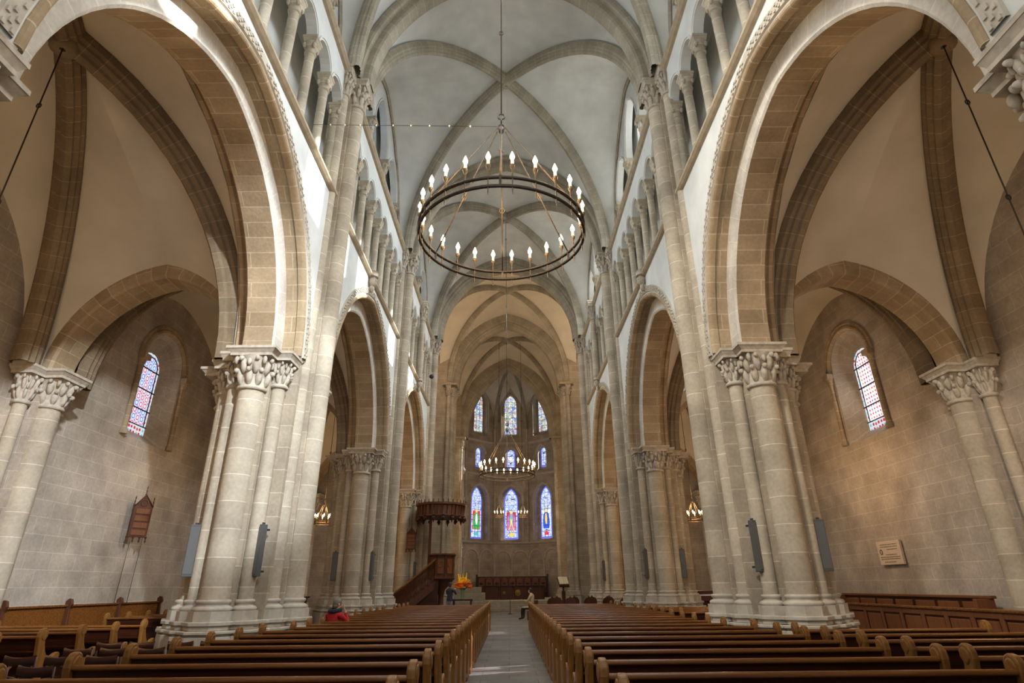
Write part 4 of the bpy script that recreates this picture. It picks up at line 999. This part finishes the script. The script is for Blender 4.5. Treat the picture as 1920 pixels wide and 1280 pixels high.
# stair: treads rise along -x .. 0, side stringers follow a curve
def stair_pt(t): return Vector((-2.55*(1-t)-.1, -.55-.55*math.sin(PI*.5*(1-t))+.0, 0))
NT = 11
mb = MB()
for k in range(NT):
    t0, t1 = k/NT, (k+1)/NT; p, q = stair_pt(t0), stair_pt(t1); z = .2+1.9*t1
    mb.prism([(p.x, p.y-.0), (q.x+.04, q.y), (q.x+.04, q.y+.85), (p.x, p.y+.85)], z-.06, z)
mb.build('stair_tread', M['wood'], r)
for dy, nm_ in ((0, 'near'), (.88, 'far')):
    n = 14; P = []; rail = []
    for k in range(n+1):
        t = k/n; p = stair_pt(t); z = .15+1.9*(t**1.15); P.append([(p.x, p.y+dy, max(0, z-.35)), (p.x, p.y+dy, z+.05), (p.x, p.y+dy+.05, z+.05), (p.x, p.y+dy+.05, max(0, z-.35))]); rail.append((p.x, p.y+dy+.025, z+1.0+.12*t))
    mb = MB(); ix = mb.grid(P, None, cv=True, smooth=False); mb.build('stringer', M['woodred'], r)
    mb = MB(); mb.tube(rail, .055, 8); mb.build('handrail', M['woodrail'], r)
    mb = MB()
    for k in range(1, 3*n):
        t = k/(3*n); p = stair_pt(t); z = .15+1.9*(t**1.15); mb.lathe(p.x, p.y+dy+.025, [(.022, z), (.03, z+.2), (.015, z+.35), (.03, z+.6), (.02, z+1.0)], 6)
        if k % 3 == 0:
            mb.tube([(p.x+.08*math.cos(q), p.y+dy+.025, z+.68+.10*math.sin(q)) for q in [2*PI*j/8 for j in range(8)]], .016, 5, closed=True)
    mb.build('baluster_tracery', M['woodred'], r)
    p = stair_pt(0); mb = MB(); mb.box(p.x-.16, p.x+.02, p.y+dy-.06, p.y+dy+.12, 0, 1.25); mb.prism([(p.x-.2, p.y+dy-.1), (p.x+.06, p.y+dy-.1), (p.x+.06, p.y+dy+.16), (p.x-.2, p.y+dy+.16)], 1.25, 1.36); mb.build('newel_post', M['woodend'], r, bevel=.02)
mb = MB(); mb.extr([(-2.4, .05), (-1.3, .75), (-.3, 1.75), (-.1, 2.0), (-.1, .05)], lambda x, z, y: (x, y, z), -.62, -.58)
mb.build('stair_side_panel', M['wood'], r)
mb = MB(); mb.box(-.86, -.70, .40, .50, 2.2, 5.19); mb.build('back_board', M['woodred'], r, bevel=.02)
r = tag(empty('pulpit_canopy', (PX-.2, PYY+.3, 5.2)), 'carved dark octagonal canopy with drooping tracery above the pulpit', 'canopy')
def star(R, n=16): return [(R*math.cos(2*PI*k/n+PI/16), R*math.sin(2*PI*k/n+PI/16)) for k in range(n)]
mb = MB(); mb.prism(star(1.36), .02, .10); mb.prism(star(1.30), .10, .62); mb.prism(star(1.42), .62, .74); mb.build('drum', M['woodred'], r, bevel=.015)
mb = MB()
for k in range(32):
    a = 2*PI*k/32; mb.lathe(1.32*math.cos(a), 1.32*math.sin(a), [(.03, .08), (.035, .62)], 6)
    mb.lathe(1.40*math.cos(a), 1.40*math.sin(a), [(.05, .74), (.02, .82), (.03, .86), (.004, .92)], 6)
mb.build('cresting', M['woodred'], r)
for k in range(16):
    a = 2*PI*(k+.5)/16; x, y = 1.30*math.cos(a), 1.30*math.sin(a); mb = MB()
    mb.lathe(x, y, [(.004, -.36 if k % 2 else -.26), (.05, -.22), (.09, -.12), (.05, -.02), (.11, .06)], 7)
    mb.ell((x*1.03, y*1.03, -.08), .12, .12, .10); mb.build('pendant', M['wood'], r)
mb = MB(); mb.lathe(0, 0, [(.05, .74), (.8, .76), (1.1, .70)], 16); mb.build('roof_board', M['wood'], r)

# ------------------------------------------------------------------ choir furniture
r = tag(empty('choir_bench', (.25, 59.2, .66)), 'long row of dark carved choir seats curving behind the communion table', 'choir stall')
mb = MB(); mb.box(-3.4, 3.4, .0, .12, 0, 1.85); mb.box(-3.45, -3.3, -.55, .15, 0, 2.02); mb.box(3.3, 3.45, -.55, .15, 0, 2.02); mb.build('backrest', M['wood'], r, bevel=.02)
mb = MB(); mb.box(-3.3, 3.3, -.5, 0, .42, .48); mb.build('seat', M['wood'], r)
for k in range(9):
    x = -2.93+.733*k; mb = MB(); mb.box(x-.28, x+.28, -.03, .0, .95, 1.55)
    mb.extr([(x+.28*math.cos(t), 1.55+.22*math.sin(t)) for t in [PI*j/8 for j in range(9)]], lambda a, b, q: (a, q, b), -.03, 0); mb.build('seat_panel', M['woodpanel'], r)
    mb = MB(); mb.ell((x, -.06, 1.25), .16, .05, .13); mb.build('cushion', plain('dark_red_leather', (.10, .015, .012), .5) if k == 0 else bpy.data.materials['dark_red_leather'], r)
    mb = MB(); mb.extr([(x+.367-.1, 1.62), (x+.367+.1, 1.62), (x+.367+.13, 1.85), (x+.367-.13, 1.85)], lambda a, b, q: (a, q, b), -.16, 0); mb.build('bracket', M['woodred'], r)
r = tag(empty('communion_table', (.32, 50.2, .66)), 'long dark communion table with carved gilt front in the choir', 'table')
mb = MB(); mb.box(-2.55, 2.55, -.5, .5, .98, 1.06); mb.build('tabletop', M['wood'], r, bevel=.015)
mb = MB(); mb.box(-2.4, 2.4, -.38, .38, 0, .98); mb.build('body', M['woodred'], r)
for k, x in enumerate((-2.35, -1.15, 0, 1.15, 2.35)): mb = MB(); mb.lathe(x, -.42, [(.12, 0), (.12, .12), (.07, .2), (.09, .5), (.06, .8), (.12, .92), (.12, .98)], 10); mb.build('leg', M['woodred'], r)
mg = plain('dull_gilding', (.30, .19, .05), .45, .4)
for x, q in ((-.75, .13), (.35, .24), (1.2, .10)):
    mb = MB(); mb.lathe(0, 0, [(.02, .06), (q*.6, .05), (q*.7, .02), (q, .0)], 12); o = mb.build('carved_rosette', mg, r); o.location = (x, -.385, .5); o.rotation_euler = (PI/2, 0, 0)
r = tag(empty('book_lectern', (3.3, 38.0, 0)), 'dark wooden lectern holding an open book at the right of the choir', 'lectern')
mb = MB(); mb.lathe(0, 0, [(.30, 0), (.30, .06), (.10, .14), (.06, .3), (.05, 1.5), (.09, 1.62)], 10); mb.box(-.10, .12, .05, .16, .3, 1.35); mb.build('stand', M['woodred'], r)
ax, ay = Vector((1, .35, 0)).normalized(), Vector((-.35*.5, .5, .8)).normalized(); az = ax.cross(ay)
mb = MB(); mb.obox((0, 0, 1.85), ax, ay, az, .34, .30, .02); mb.obox(Vector((0, 0, 1.85))-ay*.29-az*.0, ax, ay, az, .34, .015, .06); mb.build('desk', M['woodred'], r)
mb = MB()
for sx in (-1, 1): mb.obox(Vector((0, 0, 1.87))+ax*(.15*sx), ax, ay, az, .145, .24, .045)
b_ = mb.build('open_book', plain('cream_paper', (.75, .66, .46), .8)); b_.location = (3.3, 37.94, .06); tag(b_, 'open book with cream pages resting on the lectern', 'book')
r = tag(empty('microphone_stand', (.03, 40.5, 0)), 'thin black microphone stand in the middle of the aisle before the choir', 'microphone stand')
mb = MB(); mb.tube([(0, 0, .02), (0, 0, 1.75)], .018, 6); mb.build('pole', M['dark'], r)
mb = MB(); mb.lathe(0, 0, [(.16, 0), (.16, .02), (.03, .05)], 12); mb.build('base', M['dark'], r)
mb = MB(); mb.tube([(0, 0, 1.75), (-.03, -.02, 1.93)], [.02, .03], 6); mb.build('microphone', M['grey'], r)
# flower table and vase
r = tag(empty('flower_table', (-2.3, 30.6, 0)), 'small dark table under the flower vase left of the aisle', 'table')
mb = MB(); mb.box(-.5, .5, -.3, .3, 1.02, 1.09); mb.build('tabletop', M['wood'], r, bevel=.01)
for x in (-.42, .42):
    for y in (-.24, .24): mb = MB(); mb.box(x-.03, x+.03, y-.03, y+.03, 0, 1.02); mb.build('leg', M['wood'], r)
r = tag(empty('glass_vase', (-2.3, 30.6, 1.09)), 'clear green glass vase on the small table before the pulpit', 'vase')
mb = MB(); mb.lathe(0, 0, [(.09, 0), (.07, .06), (.075, .2), (.11, .42), (.12, .44)], 14); mb.build('bowl', plain('green_vase_glass', (.16, .30, .16), .15), r)
r = tag(empty('flower_bouquet', (-2.3, 30.6, 1.33)), 'tall bouquet of orange and yellow flowers in the glass vase', 'flowers')
rnd = random.Random(5); fo, fy, fg, fr = (plain(n_, c_, .6) for n_, c_ in (('orange_petals', (.95, .22, .02)), ('yellow_petals', (.95, .60, .03)), ('dark_leaves', (.03, .10, .02)), ('red_orange_petals', (.85, .08, .02))))
for k in range(60):
    a = rnd.uniform(0, 2*PI); rr = .38*math.sqrt(rnd.random()); z = .16+.52*math.sqrt(max(0, 1-(rr/.40)**2))*rnd.uniform(.3, 1)
    col = fr if z < .20 else fo if z < .45 else fy
    mb = MB(); c_ = Vector((rr*math.cos(a), rr*math.sin(a), z))
    for q in range(6):
        qq = Matrix.Rotation(2*PI*q/6, 3, 'Z') @ Matrix.Rotation(-.6, 3, 'Y'); mb.ell(c_+qq @ Vector((.065, 0, 0)), .075, .038, .018, qq, 5, 4)
    mb.build('flower', col, r)
for k in range(12):
    a = rnd.uniform(0, 2*PI); rr = .30*rnd.random(); mb = MB(); x, y = rr*math.cos(a), rr*math.sin(a)
    h_ = rnd.uniform(.66, .92)
    for q in range(5): mb.ell((x*(1+.06*(4-q)), y*(1+.06*(4-q)), h_-.08*q), (.026+.009*q), (.026+.009*q), .055)
    mb.tube([(0, 0, .0), (x, y, h_-.35)], .006, 5); mb.build('flower_spike', fy, r)
for k in range(16):
    a = rnd.uniform(0, 2*PI); q = Matrix.Rotation(a, 3, 'Z') @ Matrix.Rotation(-.5, 3, 'Y'); mb = MB(); mb.ell(q @ Vector((.2, 0, .12)), .16, .05, .012, q); mb.build('leaf', fg, r)
# carved chairs and benches right of the choir entrance
st = None
for k, (x, y) in enumerate([(1.95+.84*j, 28.6) for j in range(5)]+[(2.3+.84*j, 30.2) for j in range(5)]):
    if st is None:
        st = empty('carved_chair'); tag(st, '', 'chair')
        mb = MB(); mb.box(-.24, .24, -.02, .44, .42, .47); mb.build('seat', M['woodend'], st)
        mb = MB(); mb.extr([(-.24, .47), (.24, .47), (.25, 1.0), (.16, 1.12), (.06, 1.14), (0, 1.22), (-.06, 1.14), (-.16, 1.12), (-.25, 1.0)], lambda a, b, q: (a, q, b), -.04, .02); mb.build('backrest', M['woodred'], st, bevel=.012)
        for sx in (-1, 1):
            mb = MB(); mb.extr([(.42, .42), (.46, .70), (.36, .74), (.28, .66), (.1, .68), (.0, .75), (.0, .42)], lambda a, b, q: (q, a, b), sx*.24-.03, sx*.24+.03); mb.build('armrest', M['woodend'], st, bevel=.01)
            for y_ in (.0, .40): mb = MB(); mb.box(sx*.22-.025, sx*.22+.025, y_-.02, y_+.03, 0, .42); mb.build('leg', M['woodred'], st)
        o = st
    else: o = copy_tree(st)
    o.location = (x, y, 0); o.rotation_euler = (0, 0, (.35, -.2, .3, .4, .1, -.3, .4, .2, -.2, .3)[k])
    o['label'] = 'carved armchair right of the aisle, %s row beyond the pews, %s chair' % ('first' if k < 5 else 'second', ['first', 'second', 'third', 'fourth', 'fifth'][k % 5]); o['group'] = 'carved armchairs at the choir entrance'
r = tag(empty('organ_console', (8.4, 26.2, 0)), 'dark red wooden desk with a white strip in the right aisle', 'desk')
mb = MB(); mb.taper([(-.35, -.35), (.35, -.35), (.35, .35), (-.35, .35)], 0, [(-.6, -.45), (.6, -.45), (.6, .45), (-.6, .45)], 1.0); mb.build('body', M['wood'], r)
mb = MB(); mb.box(-.75, .75, -.5, .5, 1.0, 1.42); mb.build('desk_top', plain('dark_red_wood', (.07, .012, .012), .35), r, bevel=.03)
mb = MB(); mb.box(-.76, .76, -.52, -.49, 1.22, 1.27); mb.build('white_strip', plain('white_strip_paint', (.8, .78, .85), .4), r)
r = tag(empty('side_desk', (-8.05, 23.4, 0)), 'dark wooden reading desk in the left aisle behind the first pier', 'desk')
mb = MB(); mb.box(-.4, .4, -.3, .3, 0, 1.3); mb.build('body', M['wood'], r, bevel=.02)
mb = MB(); mb.extr([(-.4, 1.3), (.45, 1.3), (.5, 1.36), (-.4, 1.66)], lambda a, b, q: (b*0+a, q, b), -.35, .35); mb.build('sloping_top', M['woodred'], r, bevel=.02)
# ------------------------------------------------------------------ people
def figure(name, label, J, E, zones, hair, loc, rz, scale=1.0, hairmat=None):
    """J joint -> (x,y,z,radius); E edges; zones = list of (material, test(p)) for faces of the evaluated skin"""
    names = list(J); me = bpy.data.meshes.new(name)
    me.from_pydata([J[n][:3] for n in names], [(names.index(a), names.index(b)) for a, b in E], [])
    o = bpy.data.objects.new(name, me); COL.objects.link(o)
    m = o.modifiers.new('skin', 'SKIN'); m.use_smooth_shade = True
    for i, n in enumerate(names):
        sv = me.skin_vertices[0].data[i]; r = J[n][3]; sv.radius = r if isinstance(r, tuple) else (r, r); sv.use_root = i == 0
    o.modifiers.new('sub', 'SUBSURF').levels = 2; o.modifiers['sub'].render_levels = 2
    dg = bpy.context.evaluated_depsgraph_get(); nm = bpy.data.meshes.new_from_object(o.evaluated_get(dg))
    bpy.data.objects.remove(o)
    nm.name = name; nm.materials.clear()
    for mt, _ in zones: nm.materials.append(mt)
    for p in nm.polygons:
        c = p.center; p.use_smooth = True
        for i, (mt, t) in enumerate(zones):
            if t(c): p.material_index = i; break
    b = bpy.data.objects.new(name, nm); COL.objects.link(b); b.location = loc; b.rotation_euler = (0, 0, rz); b.scale = (scale,)*3
    tag(b, label, 'person')
    hd = Vector(J['head'][:3]); f = Vector(J['nose'][:3])-hd; f.z = 0; f.normalize(); sd = Vector((-f.y, f.x, 0))
    mb = MB()
    rot = Matrix((f, sd, Vector((0, 0, 1)))).transposed()
    mb.ell(hd-f*.022+Vector((0, 0, .028)), .108, .090, .108, rot, 12, 9)
    mb.ell(hd-f*.05-Vector((0, 0, .03)), .075, .082, .075, rot, 10, 8)
    mb.build('hair', hairmat, b)
    mb = MB()
    for q in (-1, 1): mb.ell(hd+sd*(.088*q)-f*.005-Vector((0, 0, .01)), .022, .012, .032, rot, 6, 5)
    mb.build('ear', M['skin'], b)
    mb = MB()
    for q in (-1, 1): mb.ell(hd+sd*(.034*q)+f*.087+Vector((0, 0, .012)), .006, .012, .007, rot, 6, 5)
    mb.build('eye', M['dark'], b)
    mb = MB(); mb.ell(hd+f*.088-Vector((0, 0, .055)), .007, .024, .007, rot, 6, 5); mb.build('mouth', M['lip'], b)
    return b
M['skin'] = plain('skin', (.62, .36, .25), .55); M['lip'] = plain('lips', (.45, .16, .13), .5)
M['red_coat'] = plain('red_jacket_cloth', (.42, .008, .012), .8, var=.2, scale=18); M['black_scarf'] = plain('dark_scarf_cloth', (.02, .02, .025), .9)
M['navy'] = plain('navy_jacket_cloth', (.03, .03, .05), .8); M['greytr'] = plain('grey_trouser_cloth', (.22, .22, .25), .8)
M['cream'] = plain('cream_jacket_cloth', (.50, .40, .26), .8, var=.15, scale=15); M['darkhair'] = plain('dark_hair', (.02, .015, .012), .5); M['greyhair'] = plain('greying_brown_hair', (.16, .13, .10), .6, var=.3, scale=40)
M['boot'] = plain('dark_boots', (.015, .012, .012), .5)
def hand(J, E, pre, wrist, d, side, curl=.5):
    """palm and five fingers from the wrist joint; d = pointing direction, side = thumb direction"""
    d = Vector(d).normalized(); sd = Vector(side).normalized(); w = Vector(wrist); n = d.cross(sd).normalized()
    palm = w+d*.05; J[pre+'palm'] = (*palm, (.034, .022)); E.append((pre+'wrist', pre+'palm'))
    for k, (off, ln) in enumerate(((.027, .070), (.009, .080), (-.009, .074), (-.027, .058))):
        a = palm+d*.042+sd*off; b = a+d*ln*.55+n*(-.02*curl); c = b+d*ln*.4*(1-curl*.6)+n*(-.035*curl)
        for nm_, p in (('a', a), ('b', b), ('c', c)): J['%sf%d%s' % (pre, k, nm_)] = (*p, .0085)
        E += [(pre+'palm', '%sf%da' % (pre, k)), ('%sf%da' % (pre, k), '%sf%db' % (pre, k)), ('%sf%db' % (pre, k), '%sf%dc' % (pre, k))]
    a = w+d*.035+sd*.035; b = a+d*.035+sd*.022
    J[pre+'ta'] = (*a, .011); J[pre+'tb'] = (*b, .009); E += [(pre+'palm', pre+'ta'), (pre+'ta', pre+'tb')]
def head_joints(J, E, neck, head, f):
    f = Vector(f).normalized(); h = Vector(head)
    J['neck'] = (*neck, .055); J['jaw'] = (*(h+f*.018-Vector((0, 0, .065))), (.066, .072)); J['head'] = (*h, (.086, .096)); J['crown'] = (*(h+Vector((0, 0, .075))-f*.01), (.070, .082))
    J['nose'] = (*(h+f*.105-Vector((0, 0, .018))), .011)
    E += [('neck', 'jaw'), ('jaw', 'head'), ('head', 'crown'), ('head', 'nose')]
def seated(neckf, headp, facing, armL, armR, legfwd=.42, knee=.50):
    """seated body facing +y; seat height .45"""
    J, E = {}, []
    J['pelvis'] = (0, .02, .55, (.165, .125)); J['belly'] = (0, .01, .72, (.155, .115)); J['chest'] = (0, .03, .92, (.175, .115)); J['shoulder'] = (0, .04, 1.06, (.12, .08))
    E += [('pelvis', 'belly'), ('belly', 'chest'), ('chest', 'shoulder')]
    head_joints(J, E, neckf, headp, facing); E.append(('shoulder', 'neck'))
    for sx, nm_, arm in ((-1, 'l', armL), (1, 'r', armR)):
        J[nm_+'sh'] = (sx*.19, .03, 1.03, .062); J[nm_+'el'] = (*arm[0], .046); J[nm_+'wrist'] = (*arm[1], .031)
        E += [('shoulder', nm_+'sh'), (nm_+'sh', nm_+'el'), (nm_+'el', nm_+'wrist')]
        hand(J, E, nm_, arm[1], arm[2], arm[3], .6)
        J[nm_+'hip'] = (sx*.10, .06, .53, .095); J[nm_+'knee'] = (sx*.12, .06+legfwd, knee+.02, .066); J[nm_+'calf'] = (sx*.12, .08+legfwd, .30, .055); J[nm_+'ankle'] = (sx*.12, .08+legfwd, .09, .040); J[nm_+'toe'] = (sx*.13, .25+legfwd, .045, (.042, .034))
        E += [('pelvis', nm_+'hip'), (nm_+'hip', nm_+'knee'), (nm_+'knee', nm_+'calf'), (nm_+'calf', nm_+'ankle'), (nm_+'ankle', nm_+'toe')]
    return J, E
# woman in red, chin bowed over her raised hand
hp = Vector((.02, .10, 1.26)); f = Vector((.55, .75, -.1))
J, E = seated((0, .06, 1.13), hp, f, [(-.26, .10, .78), (-.12, .30, .66), (1, .3, 0), (0, 1, 0)], [(.25, .24, .84), (.13, .25, 1.10), (-.40, -.28, 1), (-.6, .6, 0)])
wrR = Vector((.13, .25, 1.10)); wrL = Vector((-.12, .30, .66))
zones = [(M['skin'], lambda c: c.z > 1.165 or (c-wrR-Vector((-.03, -.01, .06))).length < .105 or (c-wrL-Vector((.06, 0, 0))).length < .10),
         (M['black_scarf'], lambda c: c.z > 1.09 and abs(c.x) < .14), (M['red_coat'], lambda c: c.z > .62 and not (c.y > .30 and c.z < .7)), (M['navy'], lambda c: c.z > .12), (M['boot'], lambda c: True)]
YR = ROWS[10]
b = figure('person', 'seated person in a red jacket and dark scarf bowing the head at the left pier', J, E, zones, None, (-4.05, YR+.08, .0), -.35, 1.03, M['greyhair'])
mb = MB(); mb.tube([(.12*math.cos(t), .05+.11*math.sin(t), 1.135+.02*math.sin(t)) for t in [2*PI*k/16 for k in range(16)]], .045, 8, closed=True); mb.build('scarf', M['black_scarf'], b)
# person in a cream jacket on the front right pew corner, turned to the left
hp = Vector((0, .12, 1.27)); f = Vector((0, 1, -.25))
J, E = seated((0, .06, 1.13), hp, f, [(-.24, .16, .80), (-.10, .40, .84), (.3, 1, .15), (1, 0, .2)], [(.24, .16, .80), (.10, .40, .84), (-.3, 1, .15), (-1, 0, .2)])
zones = [(M['skin'], lambda c: c.z > 1.15 or (c.y > .40 and c.z > .78)), (M['cream'], lambda c: c.z > .60 and not (c.y > .33 and c.z < .66)), (M['cream'], lambda c: c.z > .52), (M['boot'], lambda c: True)]
figure('person', 'person in a cream jacket and dark boots sitting at the front right reading', J, E, zones, None, (1.22, 33.4, .0), 1.15, 1.12, M['darkhair'])
r = tag(empty('single_chair', (1.22, 33.4, 0)), 'plain wooden chair under the person in the cream jacket', 'chair'); r.rotation_euler = (0, 0, 1.15)
mb = MB(); mb.box(-.22, .22, -.2, .24, .40, .44); mb.build('seat', M['woodend'], r)
mb = MB(); mb.box(-.22, .22, -.24, -.20, .44, .95); mb.build('backrest', M['woodred'], r)
for sx in (-1, 1):
    for y_ in (-.2, .2): mb = MB(); mb.box(sx*.19-.02, sx*.19+.02, y_-.02, y_+.02, 0, .40); mb.build('leg', M['wood'], r)
# man standing near the flowers, back to us, holding up a camera
J, E = {}, []
J['pelvis'] = (0, 0, .96, (.150, .105)); J['belly'] = (0, .0, 1.12, (.145, .10)); J['chest'] = (0, .01, 1.32, (.172, .112)); J['shoulder'] = (0, .01, 1.46, (.12, .075))
E += [('pelvis', 'belly'), ('belly', 'chest'), ('chest', 'shoulder')]
head_joints(J, E, (0, .03, 1.53), (0, .06, 1.66), (.2, 1, .15)); E.append(('shoulder', 'neck'))
for sx, nm_ in ((-1, 'l'), (1, 'r')):
    J[nm_+'sh'] = (sx*.19, .01, 1.43, .062); J[nm_+'el'] = (sx*.27, .16, 1.24, .045); J[nm_+'wrist'] = (sx*.09, .34, 1.42, .030)
    E += [('shoulder', nm_+'sh'), (nm_+'sh', nm_+'el'), (nm_+'el', nm_+'wrist')]; hand(J, E, nm_, (sx*.09, .34, 1.42), (-sx*.3, .3, 1), (-sx, 0, .2), .7)
    J[nm_+'hip'] = (sx*.095, 0, .90, .092); J[nm_+'knee'] = (sx*.11, .02, .50, .062); J[nm_+'calf'] = (sx*.11, -.01, .34, .056); J[nm_+'ankle'] = (sx*.11, -.02, .09, .040); J[nm_+'toe'] = (sx*.13, .15, .045, (.042, .034))
    E += [('pelvis', nm_+'hip'), (nm_+'hip', nm_+'knee'), (nm_+'knee', nm_+'calf'), (nm_+'calf', nm_+'ankle'), (nm_+'ankle', nm_+'toe')]
zones = [(M['skin'], lambda c: c.z > 1.535 or (c.y > .33)), (M['navy'], lambda c: c.z > .92), (M['greytr'], lambda c: c.z > .12), (M['boot'], lambda c: True)]
figure('person', 'standing person in a dark navy jacket and grey trousers beside the flowers', J, E, zones, None, (-3.05, 31.9, 0), -.5, 1.04, M['darkhair'])
